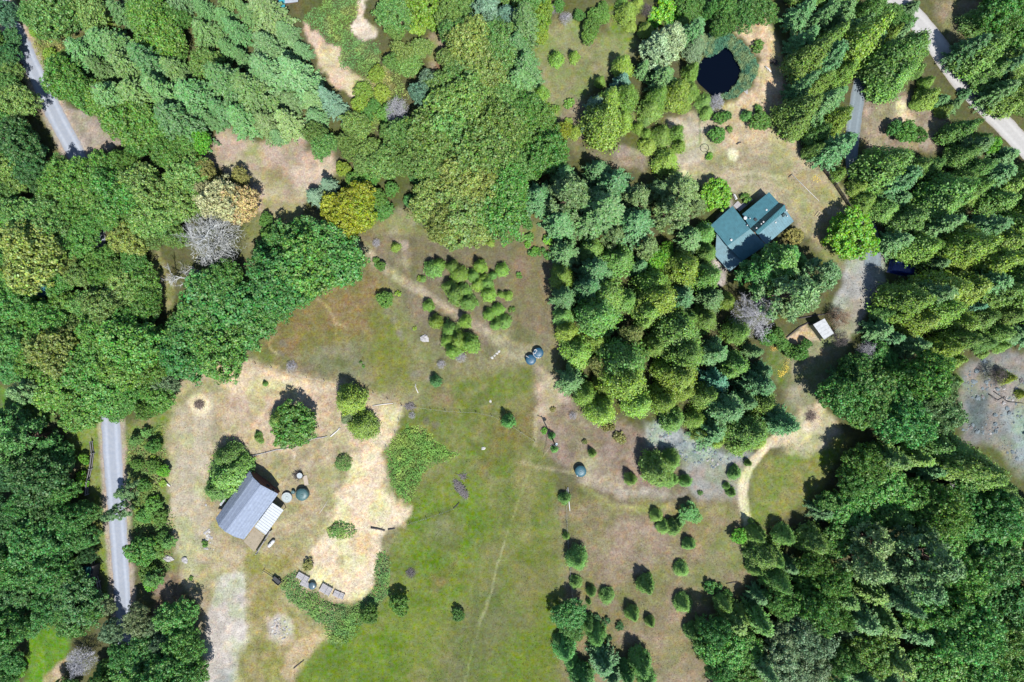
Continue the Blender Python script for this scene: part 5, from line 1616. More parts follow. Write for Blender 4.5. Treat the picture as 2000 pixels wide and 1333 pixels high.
# --- north-west wood
batch('O', 'teal', '20,25,22')
batch('O', 'mid', '60,30,25 100,25,28 140,22,25 10,140,22 20,170,25 10,320,22 30,350,26')
batch('O', 'olive', '178,18,22 38,205,25 280,370,28 310,395,24')
batch('O', 'deep', '15,75,25 18,112,20 10,232,20 28,285,28 54,302,24 62,268,14 60,330,26 80,362,28 12,118,18')
batch('O', 'green', '130,150,26 160,190,26 140,120,20 200,192,22 228,212,22 205,340,32 150,347,22 246,314,20 130,350,30 175,372,35 110,388,30 240,372,30 220,412,26 268,282,28 320,292,34 360,282,30 300,245,34 250,245,30 300,30,32 310,70,30 345,92,28 342,42,26')
batch('O', 'green', '196,545,24 204,432,22 206,505,22 175,440,20')
batch('O', 'bright', '398,272,24 325,300,18 260,240,14')
batch('D', 'lime', '375,303,14 210,40,9 100,108,12 70,62,11')
batch('F', 'greyfir', '170,100,32 212,82,30 250,96,30 200,140,35 260,142,35 240,20,28 392,62,26 402,22,26 432,32,28 462,60,38 440,102,30 482,20,30 300,132,35 340,134,30 230,190,34 282,192,38 332,182,35 372,152,28 382,192,34 412,232,26 352,232,35 456,162,34 482,112,32 500,182,40 440,212,26 482,232,30')
batch('F', 'grey', '520,30,35 552,62,30 520,92,35 562,112,30 590,100,20 530,152,38 580,152,32 608,162,20 512,202,35 562,202,38 604,202,28 522,248,34 570,236,28 622,226,28 540,262,20')
batch('F', 'blue', '640,192,24 662,216,18 620,388,30 642,362,20')
batch('O', 'mid', '612,266,26 690,256,32 682,292,26 632,286,20 370,352,28 345,396,26 290,422,26 60,420,30 20,382,26 30,422,26 100,432,26')
batch('M', 'bronze', '402,332,20 470,345,16')
batch('M', 'tan', '432,390,34 470,402,28 404,372,18')
bare('grey', 421, 466, 58, 'huge', 'silver-grey')
bare('snag', 398, 546, 40, 'fallen', 'bleached grey', tilt=(1.2, .1, -1.75))
bare('twig', 205, 420, 12, 'small', 'bleached grey')
batch('O', 'mid', '345,465,20 330,440,26 296,462,20', .8)
# --- western wood
batch('O', 'olive', '70,505,38 155,545,26 200,600,24 230,570,26 165,640,26 115,690,36')
batch('O', 'green', '20,460,26 100,470,28 150,480,22 190,520,28 230,530,24 270,560,28 290,600,28 250,630,32 40,540,22 110,560,26 130,600,30 90,620,24 50,650,30 200,660,34 270,670,34 300,720,30 240,720,34 170,720,34 60,720,28 110,760,34 190,770,36 260,770,32 310,770,28 150,800,28 230,800,20 290,800,18')
batch('O', 'dark', '20,600,28 20,660,28 20,720,24 60,600,24 300,650,24 320,690,20')
batch('M', 'moss', '320,745,22 262,735,20')
batch('O', 'dark', '420,572,32 388,628,40 440,600,44 470,650,36 430,680,40 370,680,36 500,620,34 362,655,22 440,540,24')
batch('O', 'dark', '530,490,34 580,470,34 600,520,42 550,540,42 640,500,40 660,540,30 600,570,30 520,560,26 650,470,24')
batch('O', 'green', '570,495,36 545,470,22')
# --- south-west wood
batch('P', 'dark', '20,830,28 60,850,28 100,860,26 30,880,30 85,900,30')
batch('H', 'deep', '20,930,30 70,940,32 20,1050,30 120,1060,30 165,1080,22 30,1170,32 150,1175,32 95,1000,32')
batch('H', 'dark', '130,890,22 120,960,28 40,990,32 140,1010,26 70,1060,34 160,1050,24 170,1000,20 30,1110,32 85,1120,32 140,1110,26 90,1180,34 185,1190,24 20,1230,26 60,1220,20 20,1290,22 140,1215,24 12,1330,26')
batch('H', 'blue', '130,1035,22 60,1100,20')
batch('D', 'bright', '35,1310,14 20,1325,16 163,895,9')
batch('S', 'bright', '168,900,8 160,930,10 165,945,8')
batch('H', 'green', '68,830,14 48,790,10 90,810,8', .5)
batch('M', 'moss', '205,1185,18 180,1165,18')
# strip between road and barn yard
batch('P', 'grey', '250,958,20 232,1000,18', 1.4)
batch('D', 'green', '300,872,14 268,908,12 300,912,14 282,948,13 300,990,17 282,1008,15 312,1010,15 272,1082,22 300,1072,20 318,1052,15 290,1118,17')
batch('P', 'dark', '300,1130,18 330,1060,16 265,860,14 285,845,12', .8)
batch('D', 'bright', '300,980,12 295,1135,16 320,920,12')
batch('S', 'lime', '300,900,9 318,945,7 270,1000,8')
batch('M', 'moss', '265,1215,34 225,1230,26 300,1225,28 320,1260,28')
batch('H', 'dark', '340,1210,24 365,1260,26 370,1310,24 330,1310,30 280,1270,30 230,1280,28 250,1330,28 300,1340,28 200,1310,22 130,1345,20')
bare('lilac', 160, 1290, 30, 'bushy', 'lilac-grey')
# --- around the north clearings
batch('D', 'lime', '710,178,17 736,150,22 746,182,16 702,205,15')
batch('D', 'green', '730,208,13 752,222,16 715,225,14 755,245,12')
bare('lilac', 775, 218, 26, 'rounded', 'lilac-grey')
batch('O', 'mid', '770,35,22 762,10,18 774,64,16 796,130,26 768,124,17 870,25,30 912,40,28 960,72,26 890,62,24 980,92,28')
batch('O', 'olive', '786,102,26 816,92,24 920,88,30 890,112,24 942,122,30 972,142,28')
batch('D', 'lime', '830,20,26 815,48,20 843,42,16')
batch('P', 'blue', '958,20,30 985,45,24', .7)
batch('O', 'mid', '900,158,30 872,172,26 900,206,36 950,202,38 990,182,28 930,250,40 980,240,32 880,250,36 840,270,32 790,262,30 760,272,28 732,292,26 790,312,32 840,312,32 890,302,38 942,302,36 980,292,30 750,322,26')
batch('O', 'blue', '840,162,20 822,186,20 1000,60,24')
batch('O', 'teal', '830,236,16')
batch('O', 'olive', '852,206,24 710,322,18 840,402,44 890,422,48 862,446,34 942,382,44 900,352,38 942,432,38')
batch('O', 'green', '985,402,38 992,352,34')
batch('D', 'dark', '802,392,14 852,352,22 815,346,16', .9)
batch('D', 'lime', '670,330,14 640,275,12')
batch('M', 'yellow', '655,398,26 690,395,28 672,425,26 705,415,24 650,425,18')
batch('D', 'green', '740,382,26 746,412,20 722,346,18 695,355,18 765,370,14')
batch('D', 'green', '520,430,13 522,455,12 690,350,14')
# --- top middle
batch('F', 'greyfir', '1020,45,32 1015,100,28 1032,130,28 1010,162,26 1030,182,20')
batch('D', 'lime', '1055,45,26 1062,18,20 1056,70,16')
batch('D', 'green', '1155,52,18 1162,32,15 1176,18,13 1092,12,11 1131,30,11 1150,72,14 1180,35,12')
bare('twig', 1105, 36, 14, 'spiky', 'pale grey')
bare('twig', 1085, 18, 11, 'small', 'pale grey')
batch('C', 'cedar', '1225,25,20 1246,10,15 1232,50,13 1262,58,17 1215,10,14', .7)
batch('Y', 'cedar', '1087,115,14 1122,111,11.5 1058,182,14')
batch('S', 'cedar', '1112,203,10 1085,213,8 1066,208,9 1110,240,8')
batch('Y', 'cedar', '1122,258,13')
batch('S', 'bright', '1285,30,16 1300,15,18 1330,25,14 1310,35,14 1275,45,10')
bare('dark', 1262, 22, 14, 'tangled', 'dark')
batch('O', 'green', '1340,15,18 1365,25,20', .7)
batch('C', 'cedar2', '1330,50,22 1356,60,26')
batch('P', 'pale', '1312,90,30 1280,105,24')
batch('C', 'moss', '1350,96,26 1362,80,18', .8)
batch('F', 'fir', '1270,130,28 1250,142,22 1300,160,36')
batch('C', 'cedar', '1215,130,20 1172,160,12 1190,200,34 1216,190,25 1176,246,28 1210,240,22 1290,190,30 1320,190,28 1350,140,17 1345,180,19 1336,206,15')
batch('F', 'blue', '1210,158,24 1165,215,22 1152,250,18')
batch('C', 'cedar2', '1272,216,24 1376,200,17 1260,236,12 1380,220,14', .8)
bare('lilac', 1398, 202, 17, 'low', 'grey-lilac')
batch('O', 'green', '1012,232,26 1050,240,38 1030,282,34 1070,302,28')
batch('M', 'cedar3', '1092,266,26 1085,290,20')
batch('Y', 'cedar', '1246,250,12 1320,260,15 1326,286,13 1262,262,10')
batch('C', 'cedar', '1266,286,18 1292,266,20 1295,310,30', .6)
batch('O', 'dark', '1418,45,22 1420,14,24 1450,25,22 1482,18,22 1388,22,14 1402,60,13')
batch('S', 'green', '1480,91,11 1425,254,6 1480,214,8')
batch('D', 'green', '1405,232,11 1400,264,15 1418,228,10', 1.1)
batch('Y', 'green', '1458,226,11', 1.0)
batch('D', 'green', '1484,238,19')
batch('S', 'bright', '1385,306,7')
# --- firs west of the house
batch('F', 'fir', '1052,386,34 1100,350,28 1090,430,40 1142,440,40 1172,342,28 1202,362,34 1182,412,44 1232,442,38')
batch('P', 'grey', '1112,392,38 1242,388,38 1290,372,34 1330,382,34 1310,422,38 1360,402,28 1205,460,34 1260,480,30')
batch('D', 'bright', '1390,380,23')
batch('C', 'cedar2', '1375,450,22 1345,470,28 1380,495,20', .8)
batch('F', 'fir', '1100,500,26 1150,520,26 1200,520,26 1255,520,26')
batch('O', 'bright', '1280,508,20 1300,490,16', .8)
# --- cedar wood south-west of the house
batch('C', 'cedar2', '1115,570,30 1150,560,30 1190,570,32 1160,610,34 1105,620,28 1250,600,28 1205,690,34 1245,700,30 1310,660,36 1340,690,26 1400,590,32 1380,620,28 1330,610,22')
batch('C', 'cedar', '1270,570,32 1290,555,24 1108,648,21 1134,694,31 1130,730,32 1180,740,28 1230,740,30 1290,720,30 1340,720,28 1320,760,30 1180,790,36 1230,800,26 1280,790,30 1150,770,24 1340,570,26 1320,590,24 1420,590,24')
batch('M', 'bronze', '1180,700,26 1225,660,24', 1.1)
batch('F', 'teal', '1300,600,18 1410,735,28')
batch('C', 'cedar2', '1400,680,28 1440,660,24 1450,700,26 1480,700,24 1380,780,36 1420,810,34 1470,760,32 1500,790,32 1440,790,30 1520,830,32 1460,840,32 1390,840,28 1500,740,22')
batch('C', 'cedar', '1400,860,20 1440,868,20 1480,860,18 1370,845,18 1360,820,20', .7)
bare('lilac', 1472, 616, 44, 'wide', 'lilac-grey')
# --- house surroundings
batch('P', 'grey', '1560,560,44 1520,580,38 1594,545,30 1540,600,30 1590,592,24', .95)
batch('P', 'dark', '1495,532,34 1525,515,30 1480,545,26 1560,508,24', .9)
batch('F', 'fir', '1824,590,34 1798,584,30 1772,572,20', 1.35)
batch('D', 'bronze', '1552,462,17')
batch('D', 'bright', '1660,455,36 1640,440,20')
batch('S', 'lime', '1612,472,9 1622,462,7')
batch('S', 'green', '1457,388,9')
batch('D', 'green', '1500,660,17 1518,655,14 1545,685,15 1560,690,16 1575,672,10 1528,672,12')
bare('brown', 1637, 622, 24, 'withered', 'rusty brown')
bare('dark', 1640, 662, 18, 'thin', 'black')
bare('lilac', 1693, 688, 22, 'rounded', 'silver-lilac')
# --- north-east strip and corner
batch('C', 'cedar2', '1560,30,30 1600,30,32 1640,25,28 1570,82,30 1612,82,32 1580,122,30 1622,122,30 1560,172,28 1600,172,30 1558,222,26 1600,216,30 1556,250,20 1590,262,28 1582,300,26 1700,20,20')
batch('C', 'cedar', '1652,62,30 1690,50,24 1662,96,28 1692,84,22 1640,150,28 1636,192,25 1632,242,22 1626,290,32 1736,70,20')
batch('O', 'green', '1742,30,20 1770,40,24', .8)
batch('F', 'grey', '1785,12,16 1768,96,24 1762,62,18')
batch('C', 'cedar2', '1735,122,32 1762,116,26 1732,156,26 1766,142,22 1790,138,14 1884,92,24 1912,108,24 1930,140,26 1956,135,28 1955,176,24 1980,176,24 1976,132,28 1986,92,22 1868,262,32 1902,285,26 1880,304,24 1916,272,16')
batch('C', 'cedar', '1810,162,14 1812,192,22 1792,202,12 1846,215,15')
batch('F', 'fir', '1845,192,22 1862,205,18 1888,182,14 1960,310,24 1940,335,22')
batch('O', 'green', '1950,20,28 1930,8,15 1980,30,24 1990,62,22 1990,5,22')
batch('D', 'bright', '1940,285,16')
batch('D', 'green', '1770,258,20 1796,265,15')
batch('D', 'dark', '1748,252,15')
batch('C', 'cedar2', '1995,205,16 1998,180,16')
batch('Y', 'cedar', '1636,340,15')
batch('C', 'cedar', '1672,372,24 1690,392,20 1680,408,18', .8)
batch('C', 'cedar2', '1720,332,30 1752,352,30 1782,332,28 1762,392,30 1722,412,26 1830,332,26 1870,342,26 1846,372,28 1882,392,26 1812,392,28 1770,432,30 1840,432,28 1912,432,30 1962,382,28 1990,352,24')
# --- eastern wood
batch('C', 'cedar', '1752,468,24 1784,478,28 1820,470,28 1850,500,30 1890,480,30 1880,440,24 1940,460,28 1980,440,28 1990,500,28 1950,520,30 1830,560,32 1870,570,32 1800,580,28 1768,594,28 1830,620,30 1784,622,26 1752,606,18 1870,640,30 1830,680,34 1850,700,28')
batch('C', 'cedar2', '1910,540,30 1960,570,30 1990,600,28 1920,620,28 1960,640,26 1990,660,24 1880,660,24 1920,670,20 1724,612,20 1712,645,24 1738,660,24 1738,592,16')
batch('F', 'teal', '1950,590,22 1900,600,18')
batch('H', 'dark', '1654,738,24 1674,722,28 1640,772,22 1650,780,30 1690,770,32 1740,790,34 1740,740,30 1780,760,30 1700,810,30 1770,820,30 1720,832,24')
batch('H', 'grey', '1800,730,32 1830,760,34 1810,800,30 1840,810,24', 1.2)
batch('H', 'lime', '1726,725,12 1745,840,14 1770,840,12')
batch('C', 'cedar', '1862,700,14 1868,745,14 1845,815,16', .8)
batch('Y', 'cedar3', '1964,737,13 1995,770,9')
batch('C', 'cedar', '1955,675,16 1920,690,12', .7)
bare('dark', 1945, 735, 20, 'spindly', 'black')
# --- south-eastern wood
batch('H', 'dark', '1684,908,28 1710,890,28 1740,900,32 1660,945,22 1690,940,34 1740,950,36 1790,890,30 1602,992,22 1630,990,24 1660,990,30 1720,1000,30 1800,960,28 1840,1000,34 1880,960,30 1900,1010,34 1940,1000,30 1850,1050,34 1890,1060,30 1940,1050,34 1990,1030,30')
batch('C', 'cedar2', '1880,900,36 1910,920,30 1850,880,30 1940,950,30 1970,985,26 1820,860,26 1530,1050,26 1510,1090,20 1580,1060,24')
batch('P', 'grey', '1700,1050,34 1750,1060,36 1790,1030,32 1800,1080,36 1740,1110,34 1690,1100,30 1780,1130,34')
batch('H', 'green', '1590,1100,32 1570,1140,30 1620,1130,26 1640,1060,26 1650,1160,30 1700,1160,32 1750,1170,34 1600,1190,28 1560,1190,26 1800,1190,34 1680,1210,34 1730,1220,34 1790,1240,32')
batch('M', 'moss', '1540,1230,34 1580,1250,32 1520,1290,32 1560,1310,32 1600,1290,28 1670,1230,26')
batch('H', 'dark', '1840,1120,34 1890,1120,34 1940,1110,34 1985,1100,30 1850,1180,34 1900,1170,34 1950,1170,32 1990,1180,30 1840,1240,36 1890,1230,34 1940,1250,34 1985,1250,30 1640,1290,34 1700,1280,34 1750,1290,36 1810,1300,34 1860,1300,34 1920,1310,34 1980,1310,34')
batch('H', 'lime', '1930,1090,18 1755,1175,14 1600,1210,12')
batch('H', 'teal', '1820,1230,14')
batch('M', 'bronze', '1915,1275,24')
bare('snag', 1845, 955, 24, 'bleached', 'blue-grey')
bare('snag', 1965, 1145, 30, 'fallen', 'blue-grey', tilt=(1.1, .4, 2.0))
batch('H', 'dark', '1400,1225,32 1440,1215,30 1380,1260,32 1420,1270,34 1460,1260,30 1400,1310,28 1370,1230,20 1480,1300,32 1460,1320,28 1490,1210,28 1480,1170,22')
batch('C', 'cedar2', '1415,1180,18 1445,1200,18 1350,1235,16', .9)
# --- south-eastern field
batch('C', 'cedar2', '1283,1008,14.5 1310,1036,24 1296,1030,16 1347,1063,15 1332,1113,16 1262,1144,19 1335,1180,18 1236,1200,16 1270,1215,14 1186,1165,16.5 1155,1157,11 1124,1138,13 1128,1092,20 1103,975,12.5', .82)
batch('Y', 'cedar2', '1232,937,12 1340,940,12 1316,938,10 1106,1048,7 1150,1176,5 1157,886,8')
batch('C', 'cedar2', '1285,915,24 1310,900,20 1300,935,18 1270,925,14', .75)
batch('P', 'dark', '1345,1000,20 1360,1012,14 1330,1018,12', .5)
batch('C', 'cedar2', '1435,925,16', .75)
batch('Y', 'cedar2', '1419,950,7 1428,962,9 1461,905,7 1466,1018,5')
batch('D', 'bright', '1443,1048,15', .8)
batch('C', 'cedar2', '1475,1045,20 1490,1080,22 1475,1110,18', .85)
batch('S', 'dark', '1385,1146,11 1398,1146,10 1420,1160,9 1368,963,5')
batch('S', 'deep', '1210,1223,8 1184,1214,8 1164,1209,8 1150,1202,7 1190,1247,5')
batch('H', 'dark', '1110,1205,22 1118,1230,18', .85)
batch('C', 'dark', '1105,1270,20 1120,1295,22 1135,1320,22 1150,1220,15 1165,1240,18 1090,1250,12', .85)
batch('F', 'fir', '1180,1290,24 1165,1265,20 1190,1320,22', .75)
batch('C', 'dark', '1245,1300,26 1225,1315,20 1265,1330,18', .85)
# --- meadow and barn yard
batch('Y', 'dark', '993,823,14')
batch('D', 'green', '780,1180,20 722,1200,17', 1.0)
batch('D', 'dark', '895,1201,12', 1.1)
batch('C', 'cedar2', '552,812,26 545,825,18', .8)
batch('D', 'green', '573,838,34')
batch('C', 'cedar', '681,786,23 706,830,22', .8)
batch('M', 'moss', '678,815,13', .5)
batch('C', 'cedar2', '445,898,34 425,945,28 470,905,24 440,925,26', .8)
batch('Y', 'cedar2', '505,855,8 504,848,6 510,862,5 541,865,5 518,750,5')
batch('S', 'bronze', '602,1103,10')
batch('S', 'green', '400,1063,6 373,1130,4')
batch('Y', 'dark', '1078,852,7 1083,878,7')
batch('S', 'bronze', '1211,856,12 1183,836,7 1194,836,7 1142,864,5 1080,800,5')
batch('S', 'bright', '1063,842,6')
# --- young cedar grove
batch('Y', 'cedar', '846,525,17 858,518,12 826,545,6 885,522,13 897,535,16 880,563,15 890,575,18 905,570,16 915,590,16 938,520,14 925,540,12 945,545,10 935,555,13 950,555,14 955,575,14 963,538,8 981,527,12 992,578,9 978,575,6 955,615,11 973,605,12 985,628,14 968,635,10 851,629,14 837,597,11 880,645,16 908,628,13 875,665,14 895,665,18 918,672,18 885,685,15 773,483,9 958,474,8')
batch('D', 'green', '752,585,16 745,520,9')
batch('S', 'lime', '778,574,6 810,642,4 820,545,6')
batch('Y', 'deep', '851,745,11')
batch('S', 'green', '740,520,8 735,510,7 705,708,3 710,716,3 1031,438,10 1035,465,9 1058,492,8 1070,500,8 1040,495,8 1014,538,6 1000,605,6')
batch('S', 'bright', '1028,430,7 1045,490,7 1070,470,9 1030,478,6')
bare('twig', 862, 712, 10, 'spiky', 'blue-grey', nm='dead_shrub')
bare('twig', 900, 698, 12, 'flat', 'pale lilac', nm='dead_shrub')
bare('twig', 570, 716, 12, 'forked', 'bleached', nm='dead_shrub')
bare('twig', 1119, 812, 9, 'scattered', 'pale lilac', nm='dead_shrub')
bare('twig', 735, 475, 9, 'small', 'grey', nm='dead_shrub')
bare('twig', 805, 812, 8, 'wiry', 'grey', nm='dead_shrub')

# --- the remaining crowns of the closed woods
OCC = [(p[4], p[5], p[6]) for p in PLANTS]
ROADS = [[(0, 0), (42, 90), (75, 160), (112, 235), (150, 300)], [(216, 820), (228, 1000), (240, 1180)], [(1745, -5), (1790, 38), (1828, 85), (1862, 135), (1905, 188), (1950, 232), (2000, 285)], [(1680, 165), (1671, 220), (1665, 270), (1664, 330)]]
CLEAR = [[(298, 495), (350, 500), (400, 520), (395, 560), (345, 570), (338, 612), (295, 602)], [(112, 198), (165, 222), (238, 284), (160, 308)], [(1648, 478), (1728, 478), (1732, 562), (1692, 602), (1655, 668), (1632, 645), (1628, 590)], [(1470, 905), (1640, 848), (1662, 862), (1600, 960), (1500, 1035)], [(1510, 865), (1560, 800), (1600, 780), (1645, 842), (1590, 895)], ([(1725, 500), (1795, 505), (1800, 545), (1725, 545)]), ([(60, 555), (98, 555), (98, 582), (60, 582)]), ([(172, 455), (205, 455), (200, 490), (178, 490)]), ([(148, 1105), (185, 1105), (185, 1150), (150, 1150)]), ([(545, -20), (590, -20), (590, 25), (560, 30)])]
FILL = [
    ('nw', [(100, 130), (160, 70), (250, -30), (560, -30), (600, 60), (620, 130), (680, 200), (670, 235), (600, 235), (540, 275), (500, 270), (440, 235), (400, 300), (330, 330), (230, 275), (150, 225)], [('F', 'greyfir', 5), ('O', 'mid', 3), ('F', 'grey', 2)], 24, 35),
    ('w', [(-30, 60), (20, 90), (60, 180), (110, 300), (230, 300), (300, 350), (400, 330), (440, 370), (380, 430), (320, 500), (300, 600), (345, 700), (330, 790), (250, 815), (190, 810), (100, 800), (-30, 740)], [('O', 'green', 5), ('O', 'mid', 4), ('O', 'dark', 3), ('O', 'olive', 2), ('P', 'grey', 1)], 22, 33),
    ('sw', [(-30, 800), (60, 815), (130, 880), (160, 980), (180, 1100), (200, 1170), (170, 1220), (60, 1215), (40, 1360), (-30, 1360)], [('H', 'dark', 4), ('P', 'dark', 2), ('H', 'deep', 4)], 22, 33),
    ('s', [(200, 1240), (260, 1210), (310, 1190), (370, 1220), (385, 1360), (140, 1360), (170, 1320)], [('H', 'moss', 3), ('H', 'dark', 4)], 22, 31),
    ('n', [(745, -30), (1050, -30), (1050, 60), (1035, 190), (1090, 245), (1095, 300), (1035, 330), (1020, 410), (950, 450), (860, 460), (800, 400), (790, 340), (700, 320), (700, 270), (740, 245), (830, 230), (890, 130), (840, 40), (780, 130), (750, 130)], [('O', 'mid', 5), ('O', 'olive', 4), ('O', 'green', 2)], 22, 35),
    ('c', [(1050, 360), (1100, 320), (1200, 330), (1360, 380), (1370, 500), (1410, 560), (1410, 640), (1370, 690), (1490, 710), (1540, 830), (1480, 865), (1350, 840), (1230, 815), (1140, 780), (1085, 700), (1075, 560), (1090, 490), (1050, 430)], [('C', 'cedar2', 5), ('C', 'cedar', 3), ('F', 'fir', 4), ('O', 'green', 1)], 22, 33),
    ('ne', [(1545, -30), (1720, -30), (1725, 60), (1680, 140), (1650, 200), (1640, 300), (1590, 310), (1550, 250), (1550, 150)], [('C', 'cedar2', 5), ('C', 'cedar', 2), ('F', 'fir', 3)], 22, 33),
    ('e', [(1720, 340), (1790, 320), (1860, 330), (1960, 310), (2040, 330), (2040, 670), (1900, 690), (1850, 790), (1790, 840), (1690, 820), (1620, 770), (1650, 700), (1690, 630), (1760, 570), (1745, 490), (1710, 400)], [('C', 'cedar2', 5), ('C', 'cedar', 2), ('F', 'fir', 4), ('H', 'dark', 2)], 22, 33),
    ('se', [(1660, 880), (1750, 850), (1850, 860), (1900, 900), (1990, 970), (2040, 1000), (2040, 1360), (1380, 1360), (1360, 1240), (1440, 1200), (1510, 1110), (1540, 1050), (1610, 980)], [('H', 'dark', 3), ('C', 'cedar2', 4), ('P', 'dark', 2), ('F', 'fir', 5), ('H', 'green', 3)], 22, 35),
    ('ec', [(1910, -30), (2040, -30), (2040, 250), (1970, 190), (1900, 130), (1900, 60)], [('C', 'cedar2', 4), ('O', 'green', 2)], 22, 31),
]
FR = random.Random(91)
for nm_, poly, mixk, r0, r1 in FILL:
    pa = np.array(poly, float)
    lo, hi = pa.min(0), pa.max(0)
    pool = [k for k in mixk for _ in range(k[2])]
    n_try = int((hi[0] - lo[0]) * (hi[1] - lo[1]) / 60)
    cand = np.array([[FR.uniform(lo[0], hi[0]), FR.uniform(lo[1], hi[1]), FR.uniform(r0, r1)] for _ in range(n_try)])
    sd = polysd(cand[:, 0], cand[:, 1], poly)
    ok = sd > cand[:, 2] * .35
    for q in CLEAR: ok &= polysd(cand[:, 0], cand[:, 1], q) < -cand[:, 2] * .8
    for q in ROADS: ok &= linesd(cand[:, 0], cand[:, 1], q) > cand[:, 2] + 26
    for x, y, r in cand[ok]:
        oc = np.array(OCC)
        if ((x - oc[:, 0]) ** 2 + (y - oc[:, 1]) ** 2 < (.72 * (r + oc[:, 2])) ** 2).any(): continue
        OCC.append((x, y, r))
        k = FR.choice(pool)
        plant(k[0], x, y, r, k[1])
print('plants', len(PLANTS))

# ------------------------------------------------------------------ labels for the plants, told from landmarks
MARKS = [
    (1408, 140, 'the dark pond'), (1465, 455, 'the green-roofed house'), (480, 985, 'the grey barn'), (1608, 643, 'the white-roofed shed'), (1762, 524, 'the blue tarp'),
    (1042, 695, 'the paired water tanks'), (1132, 917, 'the lone water tank'), (60, 130, 'the north-west paved road'), (185, 262, 'the roadside gravel turnout'), (225, 930, 'the south-west paved road'),
    (240, 1190, 'the end of visible paved road'), (1890, 170, 'the pale gravel road'), (1668, 250, 'the blue-grey gravel drive'), (1690, 540, 'the gravel parking area'), (390, 790, 'the burn pile'),
    (1455, 960, 'the sandy footpath'), (520, 300, 'the pinkish dirt clearing'), (650, 120, 'the northern dirt strip'), (1370, 870, 'the bluish bare rock'), (1940, 800, 'the eastern rock scree'),
    (440, 1200, 'the pale gravel pad'), (95, 1280, 'the bright corner lawn'), (421, 466, 'the huge silver-grey bare tree'), (775, 218, 'the lilac-grey bare tree'), (675, 408, 'the golden yellow oaks'),
    (77, 570, 'the teal tank in the wood'), (563, 5, 'the turquoise roof'), (895, 600, 'the young cedar grove'), (800, 900, 'the bramble thicket'), (1580, 840, 'the tan clearing'),
    (1110, 130, 'the northern meadow'), (1250, 1080, 'the dry pink-brown field'), (680, 1080, 'the straw-covered pen'), (1472, 616, 'the wide lilac bare tree'), (1760, 230, 'the sawdust patches'),
    (355, 535, 'the fallen bleached tree'), (1845, 955, 'the blue-grey snag'), (1560, 930, 'the green grass slope'), (1880, 50, 'the brown corner clearing'), (1600, 380, 'the curved board fence'),
    (160, 1290, 'the bushy lilac tree'), (600, 620, 'the reddish grass slope'), (990, 1000, 'the long meadow track'), (1965, 1145, 'the fallen blue-grey snag'),
]
ORD = ['first', 'second', 'third', 'fourth', 'fifth', 'sixth', 'seventh', 'eighth', 'ninth', 'tenth', 'eleventh', 'twelfth', 'thirteenth', 'fourteenth', 'fifteenth', 'sixteenth', 'seventeenth', 'eighteenth', 'nineteenth', 'twentieth']
DIRS = ['east', 'north-east', 'north', 'north-west', 'west', 'south-west', 'south', 'south-east']
buckets = {}
for p in PLANTS:
    t, nm, adj, word, x, y, r, grp = p
    ds = sorted((math.hypot(x - a, y - b_) + (25 if math.hypot(x - a, y - b_) < 8 else 0), a, b_, w) for a, b_, w in MARKS)
    ds = [q for q in ds if not (abs(q[1] - x) < 2 and abs(q[2] - y) < 2)]
    d, a, b_, w = ds[0]
    k = int(round(math.atan2(-(y - b_), x - a) / (math.pi / 4))) % 8
    buckets.setdefault((nm, adj, word, w, DIRS[k]), []).append((d, t))
for (nm, adj, word, w, dr), L in buckets.items():
    L.sort(key=lambda q: q[0])
    noun = NOUN.get(nm, nm.replace('_', ' '))
    for i, (d, t) in enumerate(L):
        if len(L) == 1: lab = f'{adj} {word} {noun} {dr} of {w}'
        else: lab = f'{adj} {word} {noun}, {ORD[min(i, 19)]} one {dr} from {w}'
        tag(t, lab, 'shrub' if nm in ('shrub', 'dead_shrub') else 'tree', {'oak_tree': 'broad-crowned oaks', 'broadleaf_tree': 'rounded broadleaf trees', 'madrone_tree': 'leafy madrones', 'fir_tree': 'tall firs', 'cedar_tree': 'dense cedars', 'young_cedar': 'young cedars', 'pine_tree': 'open pines',
             'leafy_tree': 'bushy leafy trees', 'shrub': 'low shrubs', 'bare_tree': 'leafless trees', 'dead_shrub': 'dead grey shrubs'}[nm])


